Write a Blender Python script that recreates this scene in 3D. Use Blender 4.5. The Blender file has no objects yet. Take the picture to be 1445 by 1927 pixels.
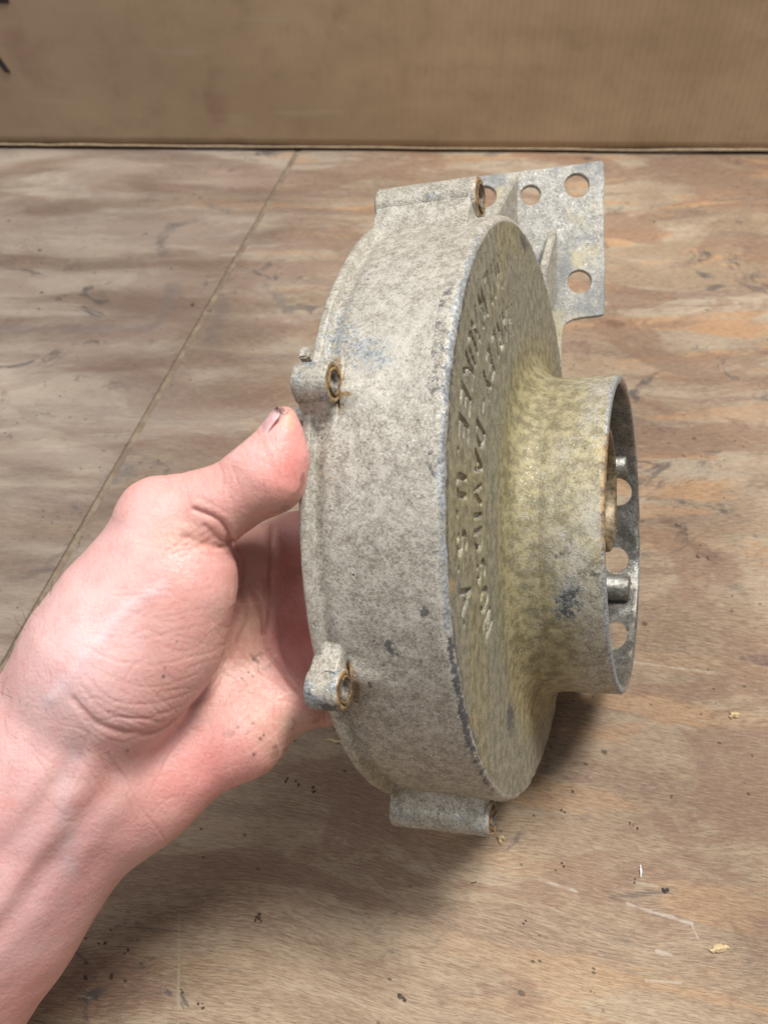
import bpy, bmesh, math, random
import numpy as np
from mathutils import Matrix, Vector
random.seed(4); rng = np.random.default_rng(4)
S = bpy.context.scene
COL = S.collection

# ------------------------------------------------------------------ camera, light, exposure
FPX, CX, CY = 1751.0, 722.5, 963.5
PITCH = math.radians(50)
CAM_H = 0.36
sp, cp = math.sin(PITCH), math.cos(PITCH)
Mc = np.array([[1, 0, 0], [0, sp, -cp], [0, cp, sp]])
CO = np.array([0, 0, CAM_H])
cam_d = bpy.data.cameras.new('camera'); cam = bpy.data.objects.new('camera', cam_d); COL.objects.link(cam)
cam.location = (0, 0, CAM_H); cam.rotation_euler = (math.radians(90) - PITCH, 0, 0)
cam_d.sensor_fit = 'VERTICAL'; cam_d.sensor_height = 36; cam_d.sensor_width = 27
cam_d.lens = FPX / 1927 * 36
cam_d.clip_start = .01; cam_d.clip_end = 50
cam_d.dof.use_dof = True; cam_d.dof.focus_distance = .295; cam_d.dof.aperture_fstop = 19
S.camera = cam

w = bpy.data.worlds.new('World'); S.world = w; w.use_nodes = True
bg = w.node_tree.nodes['Background']; bg.inputs['Color'].default_value = (.95, .97, 1.0, 1); bg.inputs['Strength'].default_value = .25

def area(name, loc, target, sx, sy, power, col):
    d = bpy.data.lights.new(name, 'AREA'); d.shape = 'RECTANGLE'; d.size = sx; d.size_y = sy; d.energy = power; d.color = col
    o = bpy.data.objects.new(name, d); COL.objects.link(o); o.location = loc
    o.rotation_euler = (Vector(target) - Vector(loc)).to_track_quat('-Z', 'Y').to_euler()
    return o
area('ceiling_light', (.50, .46, 1.75), (.04, .25, .08), .50, .36, 44, (1, .972, .93))
area('fill_light', (-1.0, -.15, 1.8), (0, .25, .08), 1.6, .8, 21, (.93, .96, 1))  # unseen fill lamp, added to brighten the hand and cardboard

S.view_settings.view_transform = 'Standard'; S.view_settings.look = 'None'; S.view_settings.gamma = 1
S.view_settings.exposure = -0.07

# ------------------------------------------------------------------ helpers
def P(x, y, Z):            # pixel + distance along the lens axis -> camera space point
    return np.array([(x - CX) / FPX * Z, -(y - CY) / FPX * Z, -Z])
def Wd(p): return p @ Mc.T + CO
def proj(pw):              # world -> pixel (used to lay out creases and stains while modelling)
    c = (pw - CO) @ Mc
    return np.stack([CX + FPX * c[:, 0] / -c[:, 2], CY - FPX * c[:, 1] / -c[:, 2]], 1)
def on_table(x, y, z=0.0):
    d = Mc @ P(x, y, 1.0); return CO + d * ((z - CAM_H) / d[2])

def tag(o, label=None, cat=None, group=None, kind=None):
    if label: o['label'] = label
    if cat: o['category'] = cat
    if group: o['group'] = group
    if kind: o['kind'] = kind
    return o
def link(name, me, mat=None, parent=None, smooth=True):
    o = bpy.data.objects.new(name, me); COL.objects.link(o)
    if mat: me.materials.clear(); me.materials.append(mat)
    if smooth: me.polygons.foreach_set('use_smooth', np.ones(len(me.polygons), bool))
    if parent: o.parent = parent
    return o
def np_mesh(name, V, F, attrs=None):
    me = bpy.data.meshes.new(name)
    F = np.asarray(F); k = F.shape[1]
    me.vertices.add(len(V)); me.vertices.foreach_set('co', np.asarray(V, np.float32).ravel())
    me.loops.add(F.size); me.loops.foreach_set('vertex_index', F.astype(np.int32).ravel())
    me.polygons.add(len(F)); me.polygons.foreach_set('loop_start', np.arange(0, F.size, k, dtype=np.int32))
    me.update(calc_edges=True)
    for n_, a in (attrs or {}).items(): add_attr(me, n_, a)
    return me
def add_attr(me, n_, a):
    a = np.asarray(a, np.float32)
    if a.ndim == 1:
        at = me.attributes.new(n_, 'FLOAT', 'POINT'); at.data.foreach_set('value', a)
    else:
        c = np.concatenate([a, np.ones((len(a), 1), np.float32)], 1)
        at = me.attributes.new(n_, 'FLOAT_COLOR', 'POINT'); at.data.foreach_set('color', c.ravel())
def bm_mesh(name, bm):
    me = bpy.data.meshes.new(name); bmesh.ops.recalc_face_normals(bm, faces=bm.faces); bm.to_mesh(me); bm.free(); return me
def sstep(a, b, x):
    t = np.clip((x - a) / (b - a), 0, 1); return t * t * (3 - 2 * t)
def vnoise(p, sc, seed=0):      # value noise, 3-D, 0..1
    q = p * sc; i = np.floor(q).astype(np.int64); f = q - i; f = f * f * (3 - 2 * f)
    def h(a, b, c):
        n = (a * 374761393 + b * 668265263 + c * 2147483647 + seed * 144665) & 0xffffffff
        n = ((n ^ (n >> 13)) * 1274126177) & 0xffffffff
        return ((n ^ (n >> 16)) & 0xffff) / 65535.
    x, y, z = i[..., 0], i[..., 1], i[..., 2]; fx, fy, fz = f[..., 0], f[..., 1], f[..., 2]
    r = 0
    for dx in (0, 1):
        for dy in (0, 1):
            for dz in (0, 1):
                r = r + h(x + dx, y + dy, z + dz) * (fx if dx else 1 - fx) * (fy if dy else 1 - fy) * (fz if dz else 1 - fz)
    return r
def fbm(p, sc, o=3, seed=0):
    r = 0; a = 1; t = 0
    for k in range(o):
        r = r + a * vnoise(p, sc * 2 ** k, seed + k * 7); t += a; a *= .5
    return r / t
def seg2(q, a, b):              # distance to a 2-D segment
    a = np.asarray(a, float); b = np.asarray(b, float); d = b - a
    t = np.clip(((q - a) @ d) / max(d @ d, 1e-12), 0, 1)
    return np.linalg.norm(q - a - t[:, None] * d, axis=1)
def poly2(q, pts):
    r = np.full(len(q), 1e9)
    for a, b in zip(pts[:-1], pts[1:]): r = np.minimum(r, seg2(q, a, b))
    return r

# ------------------------------------------------------------------ node helper
class NT:
    def __init__(s, name):
        s.m = bpy.data.materials.new(name); s.m.use_nodes = True; s.t = s.m.node_tree; s.n = s.t.nodes; s.b = s.n['Principled BSDF']
    def node(s, ty, **k):
        x = s.n.new(ty)
        for a, v in k.items(): setattr(x, a, v)
        return x
    def put(s, sock, v):
        if isinstance(v, bpy.types.NodeSocket): s.t.links.new(v, sock)
        elif v is not None:
            if sock.type == 'RGBA' and len(v) == 3: v = (*v, 1)
            sock.default_value = v
    def coord(s, k='Object'): return s.node('ShaderNodeTexCoord').outputs[k]
    def mapping(s, v, scale=(1, 1, 1), rot=(0, 0, 0), loc=(0, 0, 0)):
        x = s.node('ShaderNodeMapping'); s.put(x.inputs[0], v); x.inputs['Scale'].default_value = scale; x.inputs['Rotation'].default_value = rot; x.inputs['Location'].default_value = loc; return x.outputs[0]
    def noise(s, v, sc, det=4, rough=.6, dist=0):
        x = s.node('ShaderNodeTexNoise'); s.put(x.inputs['Vector'], v); x.inputs['Scale'].default_value = sc; x.inputs['Detail'].default_value = det; x.inputs['Roughness'].default_value = rough; x.inputs['Distortion'].default_value = dist; return x.outputs['Fac']
    def voro(s, v, sc, feat='F1', out='Distance', rnd=1):
        x = s.node('ShaderNodeTexVoronoi', feature=feat); s.put(x.inputs['Vector'], v); x.inputs['Scale'].default_value = sc; x.inputs['Randomness'].default_value = rnd; return x.outputs[out]
    def ramp(s, v, a, b, lo=0., hi=1.):
        x = s.node('ShaderNodeMapRange', interpolation_type='SMOOTHSTEP'); s.put(x.inputs[0], v); x.inputs[1].default_value = a; x.inputs[2].default_value = b; x.inputs[3].default_value = lo; x.inputs[4].default_value = hi; return x.outputs[0]
    def math(s, op, a, b=0.):
        x = s.node('ShaderNodeMath', operation=op); s.put(x.inputs[0], a); s.put(x.inputs[1], b); return x.outputs[0]
    def mix(s, f, a, b, mode='MIX'):
        x = s.node('ShaderNodeMix', data_type='RGBA', blend_type=mode); s.put(x.inputs[0], f); s.put(x.inputs[6], a); s.put(x.inputs[7], b); return x.outputs[2]
    def attr(s, n_): x = s.node('ShaderNodeAttribute', attribute_name=n_); return x
    def bump(s, h, st, dist, nrm=None):
        x = s.node('ShaderNodeBump'); s.put(x.inputs['Height'], h); x.inputs['Strength'].default_value = st; x.inputs['Distance'].default_value = dist
        if nrm is not None: s.put(x.inputs['Normal'], nrm)
        return x.outputs[0]
    def set(s, **k):
        for a, v in k.items(): s.put(s.b.inputs[a.replace('_', ' ')], v)
        return s.m

def cast_metal(name, masks=True, base=(.325, .292, .238), dark=(.145, .128, .098), light=(.56, .525, .45), rough=.62, metal=.25, stain=0.):
    m = NT(name); c = m.coord()
    big = m.noise(c, 28, 4, .6); mid = m.noise(c, 260, 4, .7); fine = m.noise(c, 1100, 3, .75); gr = m.voro(c, 1500)
    col = m.mix(m.ramp(big, .36, .64), dark, base)
    col = m.mix(m.ramp(big, .25, .75, .35, .0), base, col)
    col = m.mix(m.ramp(mid, .40, .62, 0, .75), col, light)
    vf = m.noise(c, 2300, 2, .7); spk = m.voro(c, 1900, out='Color'); sxp = m.node('ShaderNodeSeparateColor'); m.put(sxp.inputs[0], spk)
    col = m.mix(m.ramp(fine, .47, .68, 0, .62), col, light)
    col = m.mix(m.ramp(fine, .50, .33, 0, .62), col, dark)
    col = m.mix(m.ramp(m.noise(c, 700, 5, .8, 1.), .60, .70, 0, .75), col, (.09, .08, .07))
    col = m.mix(m.ramp(vf, .50, .66, 0, .38), col, light)
    col = m.mix(m.ramp(vf, .50, .34, 0, .42), col, dark)
    glint = m.ramp(sxp.outputs[0], .90, .96)  # sparse bright specks: tiny highlights painted into the base colour
    col = m.mix(m.math('MULTIPLY', glint, .38), col, (.66, .64, .60)); grim = m.ramp(sxp.outputs[1], .92, .98)
    col = m.mix(m.math('MULTIPLY', grim, .38), col, (.10, .085, .065))
    mt, rg = metal, m.ramp(glint, 0, 1, rough, .35)
    pits = m.ramp(m.voro(c, 230), .05, .10, 1, 0)
    pits = m.math('MULTIPLY', pits, m.ramp(m.noise(c, 60, 2), .55, .62))
    col = m.mix(pits, col, (.04, .037, .033))
    if stain:
        col = m.mix(m.ramp(m.noise(c, 62, 4, .65), .50, .70, 0, stain), col, (.50, .42, .22)); col = m.mix(m.ramp(m.noise(m.mapping(c, (1, 1, 1), loc=(3, 1, 2)), 48, 4, .65), .50, .66, 0, .7), col, (.17, .18, .19))
    if masks:
        jit = m.ramp(m.noise(c, 420, 5, .75), .28, .66)
        def amask(n_, lo=.35, hi=.65):
            a = m.attr(n_).outputs['Fac']
            return m.ramp(m.math('ADD', a, m.math('MULTIPLY', m.math('SUBTRACT', jit, .5), .7)), lo, hi)
        col = m.mix(m.math('MULTIPLY', m.attr('face').outputs['Fac'], .62), col, m.mix(m.ramp(mid, .35, .65), (.105, .105, .062), (.225, .215, .135)))
        col = m.mix(m.math('MULTIPLY', amask('yellow', .15, 1.0), .66), col, m.mix(m.ramp(mid, .35, .65), (.19, .16, .065), (.43, .355, .165)))
        col = m.mix(m.math('MULTIPLY', amask('pale', .25, 1.0), .55), col, (.60, .575, .51))
        bare = amask('bare')
        col = m.mix(m.math('MULTIPLY', bare, .8), col, m.mix(m.ramp(fine, .3, .7), (.13, .145, .16), (.46, .49, .51)))
        col = m.mix(m.math('MULTIPLY', amask('dark'), .85), col, m.mix(fine, (.035, .035, .035), (.13, .13, .135)))
        col = m.mix(m.math('MULTIPLY', amask('rust'), .8), col, m.mix(m.ramp(mid, .4, .6), (.15, .08, .03), (.42, .26, .10)))
        mt = m.ramp(bare, 0, 1, metal, .40)
    h = m.math('ADD', m.math('MULTIPLY', mid, .5), m.math('ADD', m.math('MULTIPLY', fine, .45), m.math('MULTIPLY', vf, .35)))
    h = m.math('SUBTRACT', h, m.math('MULTIPLY', pits, .9))
    nb = m.bump(h, .55, .0007)
    return m.set(Base_Color=col, Roughness=rg, Metallic=mt, Normal=nb)
def simple(name, c1, c2, sc, rough=.6, metal=0., bump=.0003, det=4, lo=.35, hi=.65):
    m = NT(name); c = m.coord(); f = m.noise(c, sc, det, .7)
    return m.set(Base_Color=m.mix(m.ramp(f, lo, hi), c1, c2), Roughness=rough, Metallic=metal, Normal=m.bump(f, .5, bump))

MAT_cast = cast_metal('weathered_cast_aluminium')
MAT_cast_plain = cast_metal('weathered_cast_aluminium_plain', masks=False)
MAT_inner = cast_metal('oily_shaded_aluminium', masks=False, base=(.20, .19, .165), dark=(.075, .07, .058), light=(.38, .37, .34), rough=.36, metal=.7)  # glossy, wet-looking metal; darker base paints in the shade inside the tube
MAT_rust = simple('rusty_rim', (.05, .035, .025), (.30, .185, .075), 700, .85)
MAT_steel = simple('dull_steel_insert', (.07, .062, .05), (.24, .22, .19), 800, .6, .4)
MAT_core = simple('rusty_bolt_core', (.05, .025, .015), (.30, .15, .07), 700, .8)
MAT_brass = simple('tarnished_brass', (.09, .065, .035), (.26, .20, .12), 350, .5, .45)

# ------------------------------------------------------------------ workbench (plywood) and cardboard
def plywood(name, seed):
    m = NT(name); c = m.coord('Object')
    sx = m.node('ShaderNodeSeparateXYZ'); m.put(sx.inputs[0], c); X, Y = sx.outputs[0], sx.outputs[1]
    slant = m.math('MULTIPLY', X, m.ramp(Y, .08, .34, .20, .0))
    cb = m.node('ShaderNodeCombineXYZ'); m.put(cb.inputs[0], X); m.put(cb.inputs[1], m.math('ADD', Y, slant)); m.put(cb.inputs[2], seed)
    v = cb.outputs[0]
    wob = m.noise(m.mapping(v, (1.0, 1.6, 1)), 3.2, 3, .5)
    v2n = m.node('ShaderNodeVectorMath', operation='ADD'); m.put(v2n.inputs[0], v)
    cb2 = m.node('ShaderNodeCombineXYZ'); m.put(cb2.inputs[1], m.math('MULTIPLY', wob, .07)); m.put(v2n.inputs[1], cb2.outputs[0]); v2 = v2n.outputs[0]
    A = m.noise(m.mapping(v2, (1.3, 5.5, 1)), 4.2, 5, .60, .25)        # broad weathered streaks
    B = m.noise(m.mapping(v2, (1.6, 11, 1)), 5, 5, .68, .2)        # narrower figure
    G = m.noise(m.mapping(v2, (14, 150, 1)), 9, 5, .72)            # grain
    G2 = m.noise(m.mapping(v2, (26, 240, 1)), 9, 4, .75)
    blot = m.noise(m.mapping(v, (1, 1.5, 1)), 9, 5, .62, .8)
    pale, mid, brown, purp, orange = (.43, .36, .275), (.305, .225, .155), (.20, .13, .088), (.205, .135, .108), (.48, .275, .14)
    col = m.mix(m.ramp(A, .42, .57), mid, pale)
    col = m.mix(m.ramp(B, .50, .60, 0, .8), col, purp)
    col = m.mix(m.ramp(blot, .48, .66, 0, .75), col, brown)
    C_ = m.noise(m.mapping(v2, (2.0, 11, 1), loc=(3.3, 1.7, 0)), 5.5, 4, .6, .4)
    right = m.ramp(m.math('ADD', X, m.math('MULTIPLY', Y, .25)), -.02, .14, .22, 1)
    col = m.mix(m.math('MULTIPLY', m.math('MULTIPLY', m.ramp(C_, .53, .60, 0, .85), m.ramp(blot, .62, .40, .35, 1)), right), col, orange)
    warm = m.ramp(Y, .12, .36, .40, 0)
    col = m.mix(warm, col, m.mix(m.ramp(A, .4, .6), (.29, .195, .12), (.46, .325, .20)))
    col = m.mix(m.math('MULTIPLY', m.ramp(G, .42, .70, 0, .50), m.ramp(Y, .45, .25, .35, 1)), col, brown)
    col = m.mix(m.ramp(G, .56, .36, 0, .36), col, (.50, .41, .29))
    col = m.mix(m.ramp(G2, .5, .66, 0, .62), col, (.12, .082, .055))
    pt = m.noise(m.mapping(v2, (1.4, 3.4, 1), loc=(2.1, .8, 0)), 7.5, 5, .62, .6)
    col = m.mix(m.ramp(pt, .50, .56, 0, .72), col, m.mix(m.ramp(G, .35, .65), (.30, .185, .125), (.20, .125, .09)))
    tf = m.noise(m.mapping(v2, (7, 75, 1), loc=(1.1, 4.2, 0)), 9, 4, .7)
    col = m.mix(m.math('MULTIPLY', m.ramp(tf, .60, .68, 0, .6), m.ramp(m.noise(v, 10, 3), .44, .58)), col, (.50, .385, .25))
    col = m.mix(m.math('MULTIPLY', m.ramp(tf, .38, .31, 0, .6), m.ramp(m.noise(v, 12, 3), .44, .58)), col, (.12, .08, .055))
    col = m.mix(m.ramp(G2, .48, .36, 0, .45), col, (.52, .41, .28))
    fb = m.noise(m.mapping(v2, (45, 480, 1), loc=(.2, 5.1, 0)), 4, 3, .8)
    col = m.mix(m.ramp(fb, .60, .68, 0, .6), col, (.10, .07, .05))
    # cool grey wear to the left, black weather stains, pits and pale scuffs
    col = m.mix(m.math('MULTIPLY', m.ramp(X, .06, -.18, 0, .55), m.ramp(Y, .06, .22)), col, m.mix(m.ramp(A, .38, .60), (.135, .105, .095), (.34, .30, .265)))
    st = m.noise(m.mapping(v, (1, 1.3, 1), loc=(.7, .2, 0)), 30, 6, .7, 1.2)
    stm = m.math('MULTIPLY', m.ramp(st, .57, .66), m.ramp(m.noise(v, 8, 2), .46, .58))
    col = m.mix(m.math('MULTIPLY', stm, .8), col, (.085, .08, .08))
    vd = m.voro(m.mapping(v, (1, 1.25, 1)), 55)
    pm = m.math('MULTIPLY', m.ramp(vd, .045, .09, 1, 0), m.ramp(m.noise(v, 13, 2), .5, .6))
    vd2 = m.voro(m.mapping(v, (1, 1.4, 1), loc=(.31, .17, 0)), 150)
    pm2 = m.math('MULTIPLY', m.ramp(vd2, .07, .13, 1, 0), m.ramp(m.noise(v, 22, 2), .48, .58))
    pm = m.math('MAXIMUM', pm, pm2)
    col = m.mix(m.math('MULTIPLY', pm, .8), col, (.07, .055, .045))
    sc = m.noise(m.mapping(v2, (9, 60, 1), loc=(5, 2, 0)), 9, 3, .6)
    scm = m.math('MULTIPLY', m.ramp(sc, .68, .74), m.ramp(m.noise(v, 14, 2), .52, .6))
    col = m.mix(m.math('MULTIPLY', scm, .7), col, (.56, .50, .44))
    # a few long pale scratches where they lie on the board (start, end in metres)
    q = m.node('ShaderNodeCombineXYZ'); m.put(q.inputs[0], X); m.put(q.inputs[1], Y)
    SN = m.noise(v, 260, 3, .6); SNB = m.noise(v, 75, 4, .7)
    for (ax, ay, bx, by, wd, cc) in SCRATCH:
        ab = m.node('ShaderNodeVectorMath', operation='SUBTRACT'); m.put(ab.inputs[0], q.outputs[0]); ab.inputs[1].default_value = (ax, ay, 0)
        L2 = (bx - ax) ** 2 + (by - ay) ** 2
        dt = m.node('ShaderNodeVectorMath', operation='DOT_PRODUCT'); m.put(dt.inputs[0], ab.outputs[0]); dt.inputs[1].default_value = ((bx - ax) / L2, (by - ay) / L2, 0)
        cl = m.node('ShaderNodeClamp'); m.put(cl.inputs[0], dt.outputs['Value'])
        scn = m.node('ShaderNodeVectorMath', operation='SCALE'); scn.inputs[0].default_value = (bx - ax, by - ay, 0); m.put(scn.inputs['Scale'], cl.outputs[0])
        df = m.node('ShaderNodeVectorMath', operation='DISTANCE'); m.put(df.inputs[0], ab.outputs[0]); m.put(df.inputs[1], scn.outputs[0])
        dfv = m.math('ADD', df.outputs['Value'], m.math('MULTIPLY', m.math('SUBTRACT', SN if wd < .002 else SNB, .5), wd * (2.2 if wd < .002 else 4.5)))
        msk = m.math('MULTIPLY', m.ramp(dfv, wd * .1, wd * 1.3, 1, 0), m.ramp(G, .34, .60, .05, .75))
        col = m.mix(msk, col, cc)
    col = m.mix(m.ramp(m.noise(m.mapping(v, (1, 1.2, 1), loc=(.9, .4, 0)), 4.5, 4, .6), .40, .62), m.mix(1.0, col, (.98, .96, .93), 'MULTIPLY'), m.mix(1.0, col, (.76, .73, .71), 'MULTIPLY'))
    h = m.math('ADD', m.math('MULTIPLY', G, .5), m.math('MULTIPLY', G2, .3)); h = m.math('SUBTRACT', h, m.math('MULTIPLY', pm, 1.0))
    return m.set(Base_Color=col, Roughness=m.ramp(A, .3, .7, .52, .7), Normal=m.bump(h, .55, .0009), Specular_IOR_Level=.3)

def T2(x, y): p = on_table(x, y); return p[0], p[1]
SCRATCH = []
for (x0, y0, x1, y1, wd, cc) in ((1180, 1702, 1300, 1738, .0008, (.56, .50, .45)), (1015, 1655, 1085, 1678, .0007, (.54, .48, .42)), (1190, 1660, 1235, 1668, .0005, (.5, .45, .4)), (1235, 1790, 1262, 1798, .0009, (.52, .46, .40)), (1215, 1845, 1280, 1850, .0006, (.5, .44, .38)), (1300, 1740, 1312, 1765, .0004, (.52, .47, .42)), (1400, 1236, 1445, 1246, .0022, (.10, .075, .07)),
                                 (1150, 1690, 1268, 1676, .0016, (.12, .095, .085)), (220, 1745, 345, 1755, .0010, (.12, .09, .07)), (1130, 1238, 1350, 1268, .0007, (.55, .48, .38)),
                                 (338, 1720, 336, 1900, .0006, (.42, .36, .28)), (300, 455, 322, 425, .0045, (.13, .125, .12)), (322, 425, 365, 415, .003, (.13, .125, .12)), (300, 455, 308, 480, .004, (.14, .13, .125)), (395, 385, 430, 400, .004, (.15, .13, .12)), (305, 600, 330, 540, .006, (.16, .145, .14)), (425, 560, 400, 640, .006, (.15, .13, .12)), (500, 540, 548, 590, .004, (.14, .13, .125)), (205, 905, 235, 885, .006, (.13, .13, .135)), (215, 720, 330, 740, .006, (.20, .15, .13)), (1262, 985, 1280, 1000, .004, (.13, .075, .05)), (1300, 1020, 1345, 1050, .004, (.14, .085, .06)), (1140, 608, 1165, 612, .004, (.16, .08, .06)), (1080, 645, 1096, 645, .004, (.13, .07, .05)), (0, 620, 290, 615, .004, (.17, .14, .14))):
    SCRATCH.append((*T2(x0, y0), *T2(x1, y1), wd, cc))
MAT_ply = plywood('weathered_plywood', 0.0)

bench = bpy.data.objects.new('workbench', None); COL.objects.link(bench)
tag(bench, 'worn grey brown plywood workbench top with a narrow slanting joint, under the casting and hand', 'workbench')
sa, sb = on_table(560, 285), on_table(20, 1230)
sd = (sb - sa)[:2] / np.linalg.norm((sb - sa)[:2])
def seam_x(y, off): return sa[0] + (y - sa[1]) * (sd[0] / sd[1]) + off
def board(xl0, xl1, xr0, xr1, y0, y1, z1, z0):
    bm = bmesh.new(); vs = []
    for z in (z1, z0):
        vs += [bm.verts.new((xl0, y0, z)), bm.verts.new((xr0, y0, z)), bm.verts.new((xr1, y1, z)), bm.verts.new((xl1, y1, z))]
    for q in ((0, 1, 2, 3), (7, 6, 5, 4), (0, 4, 5, 1), (1, 5, 6, 2), (2, 6, 7, 3), (3, 7, 4, 0)): bm.faces.new([vs[i] for i in q])
    bmesh.ops.recalc_face_normals(bm, faces=bm.faces)
    ed = [e for e in bm.edges if all(abs(v.co.z - z1) < 1e-6 for v in e.verts)]
    bmesh.ops.bevel(bm, geom=ed, offset=.0006, segments=2, profile=.5, affect='EDGES')
    return bm_mesh('board', bm)
y0, y1 = -.5, .95
link('plywood_board', board(-.9, -.9, seam_x(y0, -.0019), seam_x(y1, -.0019), y0, y1, 0, -.018), MAT_ply, bench, False)
link('plywood_board', board(seam_x(y0, .0019), seam_x(y1, .0019), 1.0, 1.0, y0, y1, 0.0002, -.018), MAT_ply, bench, False)
link('joint_filler', board(seam_x(y0, -.0019), seam_x(y1, -.0019), seam_x(y0, .0019), seam_x(y1, .0019), y0, y1, -.0006, -.017), simple('packed_dirt', (.15, .11, .075), (.24, .185, .13), 120, .9), bench, False)
bm = bmesh.new(); bmesh.ops.create_cube(bm, size=1, matrix=Matrix.Translation((.05, .22, -.030)) @ Matrix.Diagonal((1.8, 1.4, .02, 1)))
link('under_panel', bm_mesh('under', bm), simple('dark_dusty_wood', (.09, .07, .05), (.20, .15, .10), 60), bench, False)

# cardboard box behind
def cardboard():
    m = NT('worn_cardboard'); c = m.coord('Object')
    big = m.noise(m.mapping(c, (1, 1, 1.6)), 6, 5, .6); mid = m.noise(c, 45, 4, .65); fine = m.noise(c, 500, 3, .7)
    fl = m.node('ShaderNodeTexWave', wave_type='BANDS', bands_direction='X'); m.put(fl.inputs[0], c); fl.inputs['Scale'].default_value = 60; fl.inputs['Distortion'].default_value = .6; fl.inputs['Detail'].default_value = 2
    col = m.mix(m.ramp(big, .35, .65), (.37, .265, .165), (.48, .35, .22))
    sx = m.node('ShaderNodeSeparateXYZ'); m.put(sx.inputs[0], c)
    col = m.mix(m.ramp(sx.outputs[0], .05, -.30, 0, .55), col, (.33, .245, .175))
    pk = m.math('MULTIPLY', m.ramp(m.noise(c, 22, 3, .6), .56, .72, 0, .45), m.ramp(sx.outputs[0], .15, -.1))
    col = m.mix(pk, col, (.30, .165, .125))
    col = m.mix(m.ramp(mid, .45, .75, 0, .22), col, (.17, .12, .075))
    col = m.mix(m.math('MULTIPLY', fl.outputs['Fac'], m.ramp(sx.outputs[0], -.05, .2, .02, .10)), col, (.20, .14, .09))
    col = m.mix(m.ramp(fine, .55, .75, 0, .2), col, (.42, .33, .23))
    # long pale scuffs rising to the right
    sv = m.mapping(c, (3, 1, 26), rot=(0, math.radians(17), 0), loc=(.4, 0, .3))
    col = m.mix(m.math('MULTIPLY', m.ramp(m.noise(sv, 2.6, 2, .5), .60, .72, 0, .45), m.ramp(sx.outputs[0], .08, -.05)), col, (.44, .36, .26))
    h = m.math('ADD', m.math('MULTIPLY', fl.outputs['Fac'], .1), m.math('MULTIPLY', mid, .6))
    return m.set(Base_Color=col, Roughness=.8, Normal=m.bump(h, .3, .0006), Specular_IOR_Level=.2)
box = bpy.data.objects.new('cardboard_box', None); COL.objects.link(box)
tag(box, 'large brown corrugated cardboard box standing behind the workbench top, dark capital letters at its left', 'cardboard box')
wy_l, wy_r = on_table(0, 279)[1], on_table(1445, 291.5)[1]
ang = math.atan2(wy_r - wy_l, .578)
box.location = (0, (wy_l + wy_r) / 2 + .002, .0022); box.rotation_euler = (0, 0, ang)
MAT_card = cardboard()
def card_panel(x0, x1, z0, z1, yy, th, wav=.0012, nx=160, nz=30):
    xs = np.linspace(x0, x1, nx); zs = np.linspace(z0, z1, nz); X, Z = np.meshgrid(xs, zs, indexing='ij')
    p = np.stack([X, X * 0, Z], -1).reshape(-1, 3)
    dy = (fbm(p, 7, 3, 5) - .5) * 2 * wav
    edge = (fbm(p, 60, 2, 9) - .5) * .0016 * np.exp(-(p[:, 2] - z0) / .004)
    F_ = p.copy(); F_[:, 1] = yy + dy; F_[:, 2] += edge
    B_ = F_.copy(); B_[:, 1] += th
    V = np.concatenate([F_, B_]); N = nx * nz; idx = np.arange(N).reshape(nx, nz); f = []
    a = np.stack([idx[:-1, :-1], idx[1:, :-1], idx[1:, 1:], idx[:-1, 1:]], -1).reshape(-1, 4); f += [a, (a + N)[:, ::-1]]
    for e in (idx[:, 0], idx[::-1, -1], idx[-1, :], idx[::-1, 0][:0]):
        if len(e) > 1: f.append(np.stack([e[:-1], e[:-1] + N, e[1:] + N, e[1:]], -1))
    return np_mesh('panel', V, np.concatenate(f))
link('front_panel', card_panel(-.62, .62, 0, .42, 0, .004, nx=300, nz=60), MAT_card, box)
for sx_ in (-1, 1):
    o = link('side_panel', card_panel(0, .42, 0, .42, 0, .004, nx=40, nz=30), MAT_card, box)
    o.rotation_euler = (0, 0, math.pi / 2); o.location = (sx_ * .618, .0045, 0)
link('back_panel', card_panel(-.62, .62, 0, .42, .43, .004, nx=60, nz=20), MAT_card, box)
for k, (a0, a1) in enumerate(((0, .213), (.216, .43))):
    bm = bmesh.new(); bmesh.ops.create_cube(bm, size=1, matrix=Matrix.Translation((0, (a0 + a1) / 2 + .002, .422)) @ Matrix.Diagonal((1.24, a1 - a0, .004, 1)))
    link('top_flap', bm_mesh('flap', bm), MAT_card, box, False)
# torn liner edge along the foot of the box
xs = np.linspace(-.60, .60, 500); V = []
for x in xs:
    pt = np.array([[x, 0, 0.]]); a = .0003 + .0026 * max(0, fbm(pt, 22, 3, 3)[0] - .48); y_ = -.0022 - .0018 * fbm(pt, 18, 3, 8)[0]
    V += [(x, y_ + .001, .0004), (x, y_, a * .6 + .0004), (x, y_ + .0012, a + .0012), (x, y_ + .003, .0006)]
idx = np.arange(len(V)).reshape(-1, 4); F_ = [np.stack([idx[:-1, j], idx[1:, j], idx[1:, (j + 1) % 4], idx[:-1, (j + 1) % 4]], -1) for j in range(4)]
link('frayed_edge', np_mesh('fray', V, np.concatenate(F_)), simple('torn_cardboard_edge', (.26, .19, .12), (.38, .28, .18), 300, .85), box)
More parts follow.
